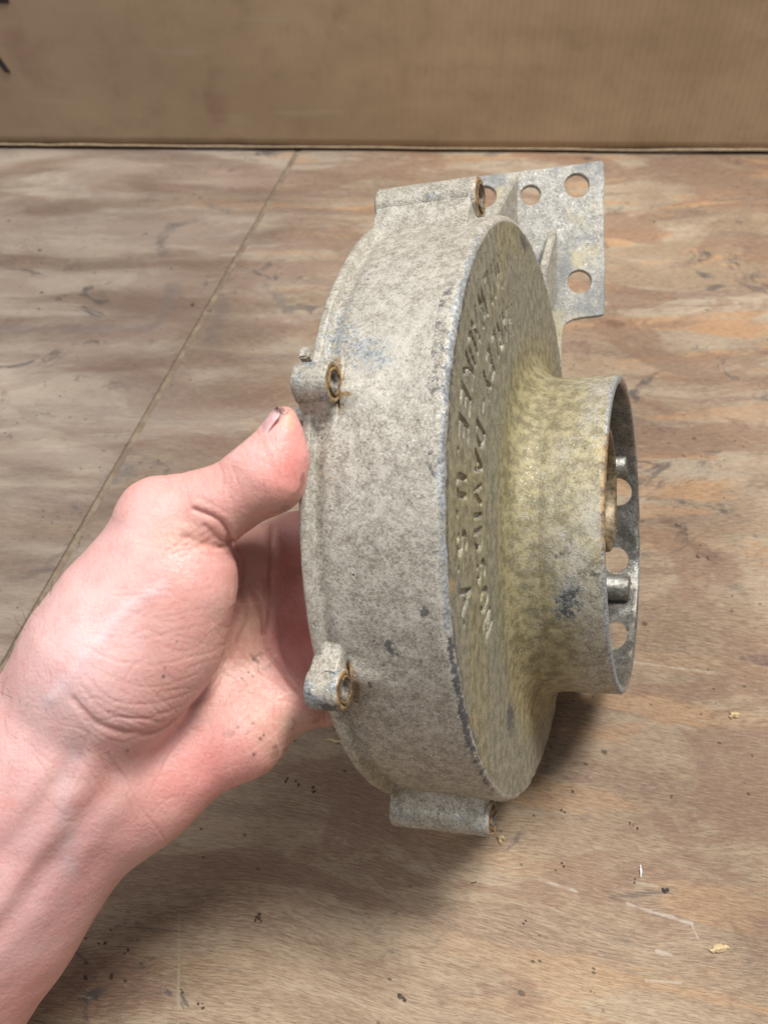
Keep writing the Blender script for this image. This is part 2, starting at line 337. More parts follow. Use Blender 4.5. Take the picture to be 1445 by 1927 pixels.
# printed letters (only their right ends are in the picture)
MAT_ink = simple('faded_dark_ink', (.018, .012, .018), (.035, .022, .03), 200, .6)
def wall_pt(x, y):
    d = Mc @ P(x, y, 1.0); n_ = np.array([-math.sin(ang), math.cos(ang), 0]); q = np.array(box.location)
    k = ((q - CO) @ n_) / (d @ n_); w_ = CO + d * k - q
    return np.array([w_ @ np.array([math.cos(ang), math.sin(ang), 0]), w_[2]])
def print_letter(ch, right_bottom, height):
    cu = bpy.data.curves.new('txt', 'FONT'); cu.body = ch; cu.size = 1; o = bpy.data.objects.new('tmp', cu); COL.objects.link(o)
    bpy.context.view_layer.update(); me = bpy.data.meshes.new_from_object(o.evaluated_get(bpy.context.evaluated_depsgraph_get())); bpy.data.objects.remove(o)
    co = np.array([v.co[:] for v in me.vertices]); co[:, :2] -= [co[:, 0].max(), co[:, 1].min()]; s_ = height / co[:, 1].max(); co *= s_
    out = np.stack([co[:, 0] + right_bottom[0], np.zeros(len(co)), co[:, 1] + right_bottom[1]], 1)
    p = out.copy(); p[:, 1] = 0; out[:, 1] = (fbm(p, 7, 3, 5) - .5) * .0024 - .0009
    bm = bmesh.new(); bm.from_mesh(me); bm.verts.ensure_lookup_table()
    for v, c_ in zip(bm.verts, out): v.co = c_
    r = bmesh.ops.extrude_face_region(bm, geom=bm.faces[:]); 
    for g in r['geom']:
        if isinstance(g, bmesh.types.BMVert): g.co.y += .0008
    return link('printed_letter', bm_mesh('letter', bm), MAT_ink, box, False)
print_letter('A', wall_pt(21, 135), wall_pt(21, 60)[1] - wall_pt(21, 135)[1])
print_letter('E', wall_pt(18, 5), .022)

# ------------------------------------------------------------------ the casting
cn = np.array([0.93614668, 0.00935, 0.35148537]); cu_ = np.array([-0.00875335, 0.99995629, -0.00328653]); cs = np.array([-0.35150074, 0, 0.93618761])
cc0 = np.array([5.03139746e-02, 1.45115446e-03, -3.30488316e-01])
wn, wu, wc = Mc @ cn, Mc @ cu_, Mc @ cc0 + CO
wn /= np.linalg.norm(wn); wu -= wn * (wu @ wn); wu /= np.linalg.norm(wu); wyv = np.cross(wu, wn)   # local y = -s
cover = bpy.data.objects.new('engine_cover', None); COL.objects.link(cover)
cover.matrix_world = Matrix(((wn[0], wyv[0], wu[0], wc[0]), (wn[1], wyv[1], wu[1], wc[1]), (wn[2], wyv[2], wu[2], wc[2]), (0, 0, 0, 1)))
tag(cover, 'round weathered aluminium casting with engraved lettering, side tube and drilled bracket, held upright', 'engine cover')
RM = np.stack([wn, wyv, wu], 1)
def to_local(pw): return (pw - wc) @ RM
def loc_on(x, y, pl, nl):       # pixel -> point on a plane given in local (t, s, u) terms; returns (t, y, u)
    d = RM.T @ (Mc @ P(x, y, 1.0)); o = to_local(CO); k = ((np.array(pl) - o) @ np.array(nl)) / (d @ np.array(nl)); return o + d * k

RF, RO = .1018, .0998
RT, TS, TU, TT = .059, -.030, -.010, .031
# --- lettering strokes, unit box (w x 1)
def arc(cx, cy, rx, ry, a0, a1, n=10): return [(cx + rx * math.cos(math.radians(a)), cy + ry * math.sin(math.radians(a))) for a in np.linspace(a0, a1, n)]
GL = {
 'H': [[(0, 0), (0, 1)], [(.62, 0), (.62, 1)], [(0, .5), (.62, .5)]],
 'A': [[(0, 0), (.35, 1), (.7, 0)], [(.13, .33), (.57, .33)]],
 'R': [[(0, 0), (0, 1)], [(0, 1)] + arc(.33, .75, .27, .25, 90, -90) + [(0, .5)], [(.28, .5), (.62, 0)]],
 'L': [[(0, 1), (0, 0), (.55, 0)]],
 'E': [[(.55, 1), (0, 1), (0, 0), (.55, 0)], [(0, .5), (.48, .5)]],
 'Y': [[(0, 1), (.33, .5), (.66, 1)], [(.33, .5), (.33, 0)]],
 '-': [[(0.05, .5), (.45, .5)]],
 'D': [[(0, 0), (0, 1)], [(0, 1), (.22, 1)] + arc(.22, .5, .42, .5, 90, -90) + [(0, 0)]],
 'V': [[(0, 1), (.34, 0), (.68, 1)]],
 'I': [[(0, 0), (0, 1)]],
 'S': [arc(.3, .75, .28, .25, 30, 270) + arc(.3, .25, .29, .25, 90, -150)],
 'O': [arc(.34, .5, .34, .5, 0, 360, 20)],
 'N': [[(0, 0), (0, 1), (.62, 0), (.62, 1)]],
 'M': [[(0, 0), (0.03, 1), (.38, .2), (.73, 1), (.76, 0)]],
 'W': [[(0, 1), (.2, 0), (.42, .8), (.64, 0), (.84, 1)]],
 'U': [[(0, 1), (0, .3)] + arc(.3, .3, .3, .3, 180, 360) + [(.6, 1)]],
 'K': [[(0, 0), (0, 1)], [(.6, 1), (0, .42)], [(.2, .6), (.62, 0)]],
 '.': [[(0, .03), (0.02, .03)]],
}
ROWS = [(.0660, .0088, list(zip('HARLEY-DAVIDSON', [71.5, 64, 56.5, 49, 41.5, 34.3, 27.2, 18.3, 10.6, 3.4, -2.3, -8.3, -16.4, -24.4, -32.2]))),
        (.0832, .0092, list(zip('MILWAUKEE.U.S.A.', [62.5, 57, 52, 45.5, 38.5, 33, 27, 20.8, 14.6, 9.8, 3.8, -1.4, -6.8, -11.2, -17.4, -21.7])))]
def letter_depth(ss, uu):
    r = np.hypot(ss, uu); a = np.arctan2(uu, ss); best = np.full(len(r), 1e9)
    for rr, hgt, items in ROWS:
        for ch, ad in items:
            w_ = max(p[0] for st in GL[ch] for p in st) * .92; am = math.radians(ad)
            x = -(a - am) * rr + w_ * hgt / 2; y = (rr - r) + hgt / 2
            m = (np.abs(x - w_ * hgt / 2) < hgt * .85) & (np.abs(y - hgt / 2) < hgt * .8)
            if not m.any(): continue
            q = np.stack([x[m] / hgt, y[m] / hgt], 1); d = np.full(len(q), 1e9)
            for st in GL[ch]: d = np.minimum(d, poly2(q, [(px * .92, py) for px, py in st]))
            best[m] = np.minimum(best[m], d * hgt)
    wd = .00078
    return .00145 * (1 - sstep(wd - .00022, wd + .00022, best)), best

BOSS = [  # angle, radius of its axis, body radius, t start, t end, bore
    (18.5, .1055, .0056, -.0405, -.0300), (-28.0, .1058, .0058, -.0405, -.0305), (71., .1060, .0068, -.0408, -.0065), (-75., .1060, .0058, -.0406, -.0060), (-138., .1058, .006, -.0406, -.012)]
# angular columns: fine where the lettering and near wall are
ph = np.unique(np.concatenate([np.arange(-97, 97, .23), np.arange(97, 263, 1.2)])); NPH = len(ph); pr = np.radians(ph)
rows = []     # (kind, value)
def prof(lst, k=1):
    for v in lst: rows.append(v)
TW = .059 - .0028
inner = [('in', -.012, TW, 1), ('in', -.0035, TW, 1), ('face_in', 0, 0, 0), ('in', -.0035, .0945, 0), ('in', -.020, .0950, 0), ('in', -.0395, .0955, 0)]
prof(inner)
rows += [('w', -.0402, .0962), ('w', -.0402, .1000), ('w', -.0400, RF - .0004), ('w', -.0396, RF), ('w', -.0388, RF), ('w', -.0378, RF), ('w', -.0373, RF - .0003)]
for t in np.linspace(-.0368, -.0024, 96):
    dip = .0010 * math.exp(-((t + .0360) / .0022) ** 2)
    rows.append(('w', t, RO - dip + .0004 * (t + .03) / .03))
er = .0022
for a in np.linspace(8, 82, 9):
    a = math.radians(a); rows.append(('w', -er + er * math.sin(a), RO - er + er * math.cos(a) + .0002))
vs = np.concatenate([np.linspace(0, .14, 18, endpoint=False), np.linspace(.14, .70, 150, endpoint=False), np.linspace(.70, 1, 60)])
for v in vs: rows.append(('f', v, 0))
FR = .0100   # fillet radius at the tube
cosp, sinp = np.cos(pr), np.sin(pr)
NR = len(rows); T = np.zeros((NR, NPH)); Sg = np.zeros((NR, NPH)); U = np.zeros((NR, NPH)); FACE = np.zeros((NR, NPH)); WALL = np.zeros((NR, NPH))
for i, r in enumerate(rows):
    if r[0] == 'w':
        T[i] = r[1]; Sg[i] = r[2] * cosp; U[i] = r[2] * sinp; WALL[i] = 1 if (r[1] > -.0401 and r[2] > .0950) else 0
    elif r[0] == 'f':
        v = r[1]; R1 = RO - er
        # columns on the tube side follow the tube circle
        Sg[i] = (1 - v) * R1 * cosp + v * (TS + RT * cosp); U[i] = (1 - v) * R1 * sinp + v * (TU + RT * sinp)
        d = np.hypot(Sg[i] - TS, U[i] - TU) - RT; fr = np.minimum(FR, 9e9)
        far = np.hypot(R1 * cosp - TS, R1 * sinp - TU) - RT; fr = np.minimum(FR, np.maximum(far * .9, .002))
        h = np.where(d < fr, fr - np.sqrt(np.clip(fr ** 2 - (fr - np.clip(d, 0, None)) ** 2, 0, None)), 0)
        T[i] = np.where(v >= 1 - 1e-9, fr, h); FACE[i] = 1
    elif r[0] == 'face_in':
        T[i] = -.0035; k = .5; Sg[i] = .5 * (.0945 * cosp) + .5 * (TS + TW * cosp); U[i] = .5 * .0945 * sinp + .5 * (TU + TW * sinp)
    else:
        if r[3]: T[i] = r[1]; Sg[i] = TS + r[2] * cosp; U[i] = TU + r[2] * sinp
        else: T[i] = r[1]; Sg[i] = r[2] * cosp; U[i] = r[2] * sinp
# bosses blended into the drum wall
ang_all = np.arctan2(U, Sg); rad = np.hypot(Sg, U)
isw = WALL > 0
addr = np.zeros_like(T)
for (a0, rb, ro, t0, t1) in BOSS:
    am = math.radians(a0); d = (ang_all - am + np.pi) % (2 * np.pi) - np.pi; x = d * rad
    k = .0030; lim = t1 - .0012
    prof_r = np.where(np.abs(x) < ro - .0008, rb + np.sqrt(np.clip((ro - .0008) ** 2 - x ** 2, 0, None)), 0)
    ax_ = np.abs(x); topv = rb - RO + np.sqrt(np.clip((ro - .0005) ** 2 - x ** 2, 0, None)) - .0004
    edge_v = rb - RO - .0004; xe = ro - .0005; wf = (np.where(d < 0, .015, .006) if a0 > 0 else .0045) if t1 > -.02 else .0055
    sk = np.where(ax_ < xe * .93, np.minimum(topv, 1), (edge_v + .0018) * np.clip(1 - (ax_ - xe * .93) / wf, 0, 1) ** 2.0)
    on = 1 - sstep(lim - .0006, lim + .0004, T)
    addr = np.maximum(addr, np.clip(RO + sk - np.minimum(rad, RF), 0, None) * on * isw * (sk > 1e-5))
    tail = .0026 * np.exp(-(x / .004) ** 2) * np.clip(1 - (T - t1) / .012, 0, 1) * (T > t1)
    if t1 < -.02: addr = np.maximum(addr, tail * isw)
V = np.stack([T, Sg, U], -1).reshape(-1, 3)
# waviness of the casting
wv = (fbm(V, 55, 3, 2) - .5) * .0011 + (fbm(V, 320, 2, 6) - .5) * .00022
ridx = np.repeat(np.arange(NR), NPH); outer = ridx >= len(inner)
ra = np.hypot(V[:, 1], V[:, 2]) + 1e-9
isface = FACE.ravel() > 0
dr = np.where(outer & ~isface, wv + addr.ravel(), 0)
V[:, 1] *= 1 + dr / ra; V[:, 2] *= 1 + dr / ra
ld = np.zeros(len(V)); fm = np.where(isface & (ra > .056) & (ra < .093) & (V[:, 1] > -.02))[0]
ldv, ldist = letter_depth(V[fm, 1], V[fm, 2]); wearl = .86 + .14 * sstep(.40, .56, fbm(V[fm], 60, 2, 3)) ; ld[fm] = ldv * wearl
V[:, 0] += np.where(isface, wv * .55 - ld, 0)
# worn, battered edge
edge_m = np.exp(-((ra - .0993) / .0022) ** 2) * np.exp(-(np.clip(-.002 - V[:, 0], 0, None) / .0022) ** 2) * (V[:, 0] > -.01)
V[:, 0] -= edge_m * (fbm(V, 240, 3, 11) - .35) * .0012 * outer
idx = np.arange(NR * NPH).reshape(NR, NPH); nx_ = np.roll(idx, -1, 1)
F_ = np.stack([idx[:-1], idx[1:], nx_[1:], nx_[:-1]], -1).reshape(-1, 4)[:, ::-1]
def uw(V): return V @ RM.T * 1.0 + wc
Vl = V.copy(); Vl[:, 1] *= -1
PX = proj(Vl @ RM.T + wc)
def blob(px, py, rx, ry, rot=0, fall=1.): # soft stain mask laid out while modelling
    c_, s_ = math.cos(rot), math.sin(rot); dx, dy = PX[:, 0] - px, PX[:, 1] - py
    return np.exp(-(((dx * c_ + dy * s_) / rx) ** 2 + ((-dx * s_ + dy * c_) / ry) ** 2) * fall)
near = (V[:, 1] > -.05) & outer
def stains():
    t = V[:, 0]; s_ = V[:, 1]; u_ = V[:, 2]; A = {}
    an = np.degrees(np.arctan2(u_, s_))
    n1 = fbm(V, 90, 3, 21); n2 = fbm(V, 30, 3, 31)
    dt = np.hypot(s_ - TS, u_ - TU) - RT
    A['face'] = isface * (1 - sstep(.0, .012, t) * .8) * 1.0
    A['yellow'] = np.clip(isface * (np.exp(-((dt - .005) / .011) ** 2) * .70 + .42 * sstep(.45, .7, n2) + .25 * n1) + .55 * blob(700, 1470, 120, 45, .3) * ~isface, 0, 1)
    e = np.exp(-((ra - .0992) / .0013) ** 2) * np.exp(-(np.clip(-.0008 - t, 0, None) / .0011) ** 2) * (t > -.009) * outer * (.45 + .9 * fbm(V, 160, 3, 91))
    seg = sstep(-60, -25, an) * (1 - sstep(40, 62, an))
    A['bare'] = np.clip(e * (.18 + .78 * seg) * (.55 + n1 * .8), 0, 1) + .8 * blob(590, 705, 40, 14) * near * ~isface + .55 * blob(690, 660, 55, 40, .6) * near * ~isface + .35 * blob(630, 620, 25, 130, .35) * near * ~isface
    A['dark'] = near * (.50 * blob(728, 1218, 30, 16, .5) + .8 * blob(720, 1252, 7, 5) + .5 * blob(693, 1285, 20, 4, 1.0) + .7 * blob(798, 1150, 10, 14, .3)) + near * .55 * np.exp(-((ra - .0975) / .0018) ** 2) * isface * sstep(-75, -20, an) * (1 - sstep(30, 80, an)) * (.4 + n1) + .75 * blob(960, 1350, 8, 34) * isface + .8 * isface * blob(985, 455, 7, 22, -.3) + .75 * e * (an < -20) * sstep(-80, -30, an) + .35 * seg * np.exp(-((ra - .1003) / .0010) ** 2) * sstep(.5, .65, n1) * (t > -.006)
    A['rust'] = np.clip(near * (1.1 * blob(650, 742, 16, 5, -.1) + .8 * blob(636, 700, 12, 26) + .7 * blob(640, 765, 9, 14) + .9 * blob(655, 1262, 14, 16) + .55 * blob(628, 902, 7, 7) + .8 * blob(672, 1300, 7, 30)) * ~isface + .6 * isface * blob(893, 1358, 6, 14) + .5 * blob(850, 1100, 7, 30), 0, 1)
    A['pale'] = np.clip(near * (.42 * sstep(.52, .75, n2) * ~isface + .5 * blob(750, 560, 130, 160) * ~isface + .35 * blob(720, 1180, 12, 4)), 0, 1)
    inl = np.zeros(len(V)); inl[fm] = (ldv > .0009) * .75; A['pale'] = np.maximum(A['pale'], inl); A['face'] = A['face'] * (1 - .5 * inl)
    return A
me = np_mesh('housing', Vl, F_, stains())
housing = link('housing', me, MAT_cast, cover)

# --- side tube (collar) with holes through its far wall
na, nt = 420, 26
ta = np.linspace(0, 2 * np.pi, na, endpoint=False)
R1 = RO - er
def fr_at(a):
    x = R1 * np.cos(a); y = R1 * np.sin(a); far = np.hypot(x - TS, y - TU) - RT; return np.minimum(FR, np.maximum(far * .9, .002))
rws = []
t0a = fr_at(ta) - .0002
for k in np.linspace(0, 1, nt): rws.append((t0a + (TT - .0008 - t0a) * k, RT + 0 * ta))
rws.append((TT - .0003 + 0 * ta, RT - .0003 + 0 * ta)); rws.append((TT + 0 * ta, RT - .0009 + 0 * ta)); rws.append((TT + 0 * ta, RT - .0024 + 0 * ta)); rws.append((TT - .0004 + 0 * ta, RT - .0030 + 0 * ta))
for k in np.linspace(0, 1, 30): rws.append((TT - .0008 - k * .043 + 0 * ta, RT - .0032 + 0 * ta))
rws.append((-.0128 + 0 * ta, RT - .0014 + 0 * ta))
rws.append((t0a * 0 - .004, RT - .0010 + 0 * ta)); rws.append((t0a - .002, RT - .0008 + 0 * ta))
VV = []
for i, (tt, r_) in enumerate(rws):
    s1 = TS + r_ * np.cos(ta); u1 = TU + r_ * np.sin(ta); p = np.stack([tt, s1, u1], 1)
    wv_ = (fbm(p, 55, 3, 2) - .5) * .0011 + (fbm(p, 320, 2, 6) - .5) * .00022
    if nt + 2 <= i <= nt + 33:     # lumpy inner wall with two cast ridges on the far side
        far = (np.cos(ta) < -.3)
        for (uc, wd_, am) in ((-.052, .006, .0012), (-.006, .006, .0012)):
            wv_ = wv_ - far * am * np.exp(-((u1 - uc) / wd_) ** 2) * min(1, (i - nt - 2) / 3)
        wv_ = wv_ + (fbm(p, 130, 2, 12) - .5) * .0022 * far
    f_ = 1 + wv_ / r_ * (1 if i > 1 else .3)
    p[:, 1] = TS + (s1 - TS) * f_; p[:, 2] = TU + (u1 - TU) * f_
    if i < 2: p[:, 1] = TS + (s1 - TS); p[:, 2] = TU + (u1 - TU)
    VV.append(p)
VV = np.array(VV); nr = len(rws); idx = np.arange(nr * na).reshape(nr, na); i2 = np.roll(idx, -1, 1); idn = np.roll(idx, -1, 0); in2 = np.roll(idn, -1, 1)
F_ = np.stack([idx, idn, in2, i2], -1).reshape(-1, 4)[:, ::-1]
V0 = V; V = VV.reshape(-1, 3); Vl = V.copy(); Vl[:, 1] *= -1; PX = proj(Vl @ RM.T + wc)
tubeme = np_mesh('tube', Vl, F_)
tube = link('side_tube', tubeme, MAT_cast, cover)
tube_mat2 = MAT_inner
cut = []
for (hx, hy, hr, yy_) in ((1163, 926, .0058, .085), (1157, 1054, .0056, .085), (1160, 1192, .0050, .072)):
    q = loc_on(hx, hy, (0, yy_, 0), (0, 1, 0))
    bm = bmesh.new(); bmesh.ops.create_cone(bm, cap_ends=True, segments=32, radius1=hr, radius2=hr, depth=.05, matrix=Matrix.Translation((q[0], yy_ + .004, q[2])) @ Matrix.Rotation(math.pi / 2, 4, 'X'))
    o = link('cutter', bm_mesh('c', bm), None, cover, False); cut.append(o)
    md = tube.modifiers.new('b', 'BOOLEAN'); md.operation = 'DIFFERENCE'; md.object = o; md.solver = 'EXACT'
bpy.context.view_layer.update()
nm = bpy.data.meshes.new_from_object(tube.evaluated_get(bpy.context.evaluated_depsgraph_get()))
tube.modifiers.clear(); tube.data = nm; nm.materials.clear(); nm.materials.append(MAT_cast); nm.materials.append(MAT_inner)
for o in cut: bpy.data.objects.remove(o)
n_ = len(nm.vertices); V = np.zeros(n_ * 3, np.float32); nm.vertices.foreach_get('co', V); V = V.reshape(-1, 3).astype(float); PX = proj(V @ RM.T + wc); V = V.copy(); V[:, 1] *= -1
rt = np.hypot(V[:, 1] - TS, V[:, 2] - TU); outm = rt > RT - .0012; n1 = fbm(V, 90, 3, 21); n2 = fbm(V, 30, 3, 31)
fd = 1 - sstep(.008, .024, V[:, 0]); add_attr(nm, 'face', outm * .27 * fd); add_attr(nm, 'yellow', np.clip(outm * ((.57 + .42 * sstep(.45, .7, n2) + .25 * n1) * fd + (1 - fd) * (.25 + .55 * sstep(.45, .65, n2)) + .8 * blob(1040, 1180, 40, 70, -.4) + .5 * blob(1050, 790, 40, 30)), 0, 1))
add_attr(nm, 'bare', np.clip((V[:, 0] > TT - .0016) * (.6 + n1 * .5) + .75 * outm * blob(1066, 1130, 30, 46, .2), 0, 1)); add_attr(nm, 'dark', .6 * outm * blob(1068, 1135, 26, 42, .2) * (n1 > .3) + .5 * outm * blob(1120, 1080, 24, 5) + .5 * blob(1050, 1045, 22, 8)); add_attr(nm, 'rust', .5 * outm * blob(1125, 890, 40, 80) * n1 + .55 * ((V[:, 0] > TT - .0012) * sstep(.5, .7, n2)))
add_attr(nm, 'pale', outm * sstep(.008, .018, V[:, 0]) * np.clip(.8 * blob(1010, 990, 30, 70) + .6 * blob(1110, 960, 40, 60) + .35 * sstep(.5, .7, n1), 0, 1))
smooth = []; inn = rt < RT - .0018
mi = np.zeros(len(nm.polygons), np.int32)
for p in nm.polygons:
    if all(inn[v] for v in p.vertices): mi[p.index] = 1
nm.polygons.foreach_set('material_index', mi); nm.polygons.foreach_set('use_smooth', np.ones(len(nm.polygons), bool))
md = tube.modifiers.new('edge', 'EDGE_SPLIT'); md.split_angle = math.radians(40)

# --- lathe about the t axis
def lathe(profile, seg=48, centre=(0, 0, 0), jitter=0., seed=1):
    a = np.linspace(0, 2 * np.pi, seg, endpoint=False); out = []
    for t, r in profile: out.append(np.stack([centre[0] + t + 0 * a, centre[1] + r * np.cos(a), centre[2] + r * np.sin(a)], 1))
    v = np.array(out).reshape(-1, 3)
    if jitter:
        c_ = np.array([0, centre[1], centre[2]]); d = v - c_; k = 1 + (fbm(v, 260, 3, seed) - .5) * jitter; v[:, 1:] = c_[1:] + d[:, 1:] * k[:, None]; v[:, 0] += (fbm(v, 300, 2, seed + 3) - .5) * .0005
    n = len(profile); idx = np.arange(n * seg).reshape(n, seg); i2 = np.roll(idx, -1, 1)
    return np_mesh('lathe', v, np.stack([idx[:-1], idx[1:], i2[1:], i2[:-1]], -1).reshape(-1, 4))
for bi, (a0, rb, ro, t0, t1) in enumerate(BOSS):
    am = math.radians(a0); c_ = (0, -rb * math.cos(am), rb * math.sin(am)); br = ro * .70; e = .0006
    o_pr = [(t0 + .004, br), (t0, br), (t0, ro - e), (t0 + .0003, ro - e * .3), (t0 + e, ro)]
    o_pr += [(t, ro) for t in np.linspace(t0 + .002, t1 - .002, 14)]
    o_pr += [(t1 - e, ro), (t1 - .0002, ro - e * .35), (t1, ro - e), (t1, br + .0001), (t1 - .0012, br), (t1 - .0020, br)]
    b = link('bolt_boss', lathe(o_pr, 56, c_, .07, 10 + bi), None, cover); me = b.data; me.materials.append(MAT_cast)
    V = np.zeros(len(me.vertices) * 3, np.float32); me.vertices.foreach_get('co', V); V = V.reshape(-1, 3).astype(float); Vw = V
    rr_ = np.hypot(V[:, 1] - c_[1], V[:, 2] - c_[2]); n1 = fbm(V, 250, 3, 4)
    add_attr(me, 'rust', np.clip((V[:, 0] > t1 - .0002) * (1.0 if bi < 3 else .7), 0, 1)); add_attr(me, 'bare', np.clip(sstep(.45, .62, n1) * (.8 if bi in (0, 1) else .35) * (V[:, 0] < t1 - .0004), 0, 1))
    add_attr(me, 'face', np.zeros(len(V))); add_attr(me, 'yellow', np.zeros(len(V)) + (.3 if bi == 3 else 0)); add_attr(me, 'dark', .7 * sstep(.55, .7, fbm(V, 200, 2, 8)) * (bi == 1)); add_attr(me, 'pale', np.zeros(len(V)) + .15)
    # insert: rusty ring, steel sleeve, rusty core
    ring = link('rust_ring', lathe([(t1 - .002, br), (t1 + .0003, br), (t1 + .0005, br - .0003), (t1 + .0002, br - .0009), (t1 - .0006, br - .0010), (t1 - .003, br - .0010)], 40, c_, .06, 20 + bi), MAT_rust, b)
    br2 = br - .0011
    link('steel_sleeve', lathe([(t1 - .004, br2), (t1 - .0001, br2), (t1 + .0001, br2 - .0003), (t1 - .0001, br2 - .0005), (t1 - .0005, br2 - .0008), (t1 - .006, br2 - .0009)], 40, c_, .03, 30 + bi), MAT_steel, b)
    link('rusty_bore', lathe([(t1 - .0015, br2 - .0008), (t1 - .008, br2 - .0010), (t1 - .0086, br2 * .4), (t1 - .0084, .0001)], 32, c_, .25, 40 + bi), MAT_core, b)

# --- locating tabs beside the upper boss
for (tx, ty, sz) in ((571, 672, (.0030, .0050, .0036)), (566, 786, (.0036, .0055, .0052))):
    q = loc_on(tx, ty, (-.0425, 0, 0), (1, 0, 0)); rr_ = math.hypot(q[1], q[2]); a = math.atan2(q[2], -q[1])
    bm = bmesh.new(); bmesh.ops.create_cube(bm, size=1, matrix=Matrix.Translation((q[0] + .0012, q[1], q[2])) @ Matrix.Rotation(-a, 4, 'X') @ Matrix.Diagonal((sz[0], sz[1], sz[2], 1)))
    bmesh.ops.bevel(bm, geom=bm.edges[:], offset=.0005, segments=2, affect='EDGES')
    link('locating_tab', bm_mesh('tab', bm), MAT_cast_plain, cover, False)

# --- mounting bracket plate at the far side
Nc = np.array([-.08, 0, 1.]); Nc /= np.linalg.norm(Nc)
P0l = np.array([.005, .075, .12])
Nl = RM.T @ (Mc @ Nc)
ex = RM.T @ (Mc @ np.array([1, 0, .08])); ex /= np.linalg.norm(ex); ez = np.cross(Nl, ex)
def pl2(x, y): q = loc_on(x, y, P0l, Nl) - P0l; return (q @ ex, q @ ez)
def curve_plate(name, outline, holes, th, bev, mat, parent, origin, X, Y, Z):
    cu = bpy.data.curves.new(name, 'CURVE'); cu.dimensions = '2D'; cu.fill_mode = 'BOTH'; cu.extrude = th / 2 - bev; cu.bevel_depth = bev; cu.bevel_resolution = 1; cu.offset = -bev
    def spl(pts):
        s = cu.splines.new('POLY'); s.points.add(len(pts) - 1)
        for p, q in zip(s.points, pts): p.co = (q[0], q[1], 0, 1)
        s.use_cyclic_u = True
    spl(outline)
    for (c_, r) in holes: spl([(c_[0] + r * math.cos(a) * (1 + .02 * math.sin(3 * a)), c_[1] + r * math.sin(a)) for a in np.linspace(0, 2 * np.pi, 40, endpoint=False)])
    o = bpy.data.objects.new('tmp', cu); COL.objects.link(o); bpy.context.view_layer.update()
    me = bpy.data.meshes.new_from_object(o.evaluated_get(bpy.context.evaluated_depsgraph_get())); bpy.data.objects.remove(o)
    M4 = Matrix(((X[0], Y[0], Z[0], origin[0]), (X[1], Y[1], Z[1], origin[1]), (X[2], Y[2], Z[2], origin[2]), (0, 0, 0, 1)))
    me.transform(M4)
    return link(name, me, mat, parent, False)
opx = [(884, 334), (975, 323), (1050, 313), (1124, 302.5), (1131, 302), (1135, 306), (1137, 330), (1136, 420), (1138, 500), (1137, 590), (1133, 593), (1100, 597), (1078, 601), (1066, 608), (1059, 620), (1057, 640), (1057, 690), (1040, 700), (990, 560), (930, 440), (884, 420)]
def jit(pts, amt=.0002):
    out = []
    for i in range(len(pts)):
        a = np.array(pts[i]); b = np.array(pts[(i + 1) % len(pts)]); L = np.linalg.norm(b - a); n = max(1, int(L / .003))
        for k in range(n): out.append(tuple(a + (b - a) * k / n + rng.normal(0, amt * .5, 2) * (k > 0)))
    return out
kk = 1 / 1751 * .405
plate = curve_plate('mounting_plate', jit([pl2(*p) for p in opx]), [(pl2(1085, 349), 22.5 * kk), (pl2(1090, 530), 21.5 * kk), (pl2(998, 367), 18.5 * kk), (pl2(913, 370), 20 * kk)], .0034, .0004, None, cover, P0l - Nl * .0017, ex, ez, Nl)
me = plate.data; me.materials.append(cast_metal('weathered_bracket_aluminium', masks=False, base=(.33, .315, .28), dark=(.16, .155, .14), light=(.52, .50, .455), stain=.6))
V = np.zeros(len(me.vertices) * 3, np.float32); me.vertices.foreach_get('co', V); V = V.reshape(-1, 3).astype(float); PX = proj(V @ RM.T + wc); z = np.zeros(len(V))
for k_, v_ in (('face', z), ('yellow', z + .18), ('bare', z), ('dark', z), ('rust', z), ('pale', z + .40)): add_attr(me, k_, v_)
# gussets between plate and drum
def wedge(pts3, th, axis):
    bm = bmesh.new(); a = np.array(axis) * th / 2
    v1 = [bm.verts.new(np.array(p) + a) for p in pts3]; v2 = [bm.verts.new(np.array(p) - a) for p in pts3]
    bm.faces.new(v1); bm.faces.new(v2[::-1]); n = len(pts3)
    for i in range(n): bm.faces.new((v1[i], v2[i], v2[(i + 1) % n], v1[(i + 1) % n]))
    bmesh.ops.recalc_face_normals(bm, faces=bm.faces); bmesh.ops.bevel(bm, geom=bm.edges[:], offset=.0005, segments=2, affect='EDGES')
    return bm_mesh('wedge', bm)
A_ = loc_on(969, 324, P0l, Nl); B_ = loc_on(969, 470, P0l, Nl)
yq = .030; D_ = loc_on(924, 410, (0, yq, 0), (0, 1, 0)); E_ = D_ + np.array([.0, .005, -.014])
link('gusset', wedge([A_ - Nl * .002, B_ - Nl * .002, E_, D_], .0032, ex), MAT_cast_plain, cover, False)
A_ = loc_on(1043, 420, P0l, Nl); B_ = loc_on(1043, 560, P0l, Nl); D_ = loc_on(1022, 500, (0, .052, 0), (0, 1, 0)); E_ = D_ + np.array([0, .004, -.02])
link('gusset', wedge([A_ - Nl * .002, B_ - Nl * .002, E_, D_], .003, ex), MAT_cast_plain, cover, False)

for (px_, py_, r_, t1_) in ((1165, 879, .0052, .0272), (1165, 1106, .0060, .0278), (1166, 845, .003, .022), (1171, 770, .004, .020), (1160, 1228, .004, .022)):
    q = loc_on(px_, py_, (0, .080, 0), (0, 1, 0)); ss_ = TS - math.sqrt(max((RT - .0045) ** 2 - (q[2] - TU) ** 2, 1e-6))
    link('bolt_post', lathe([(-.012, r_), (t1_ - .0008, r_ * .94), (t1_, r_ * .8), (t1_ + .0002, r_ * .45), (t1_ - .003, r_ * .40), (t1_ - .003, .0001)], 36, (0, -ss_, q[2]), .16, int(px_ + py_)), MAT_inner, cover)
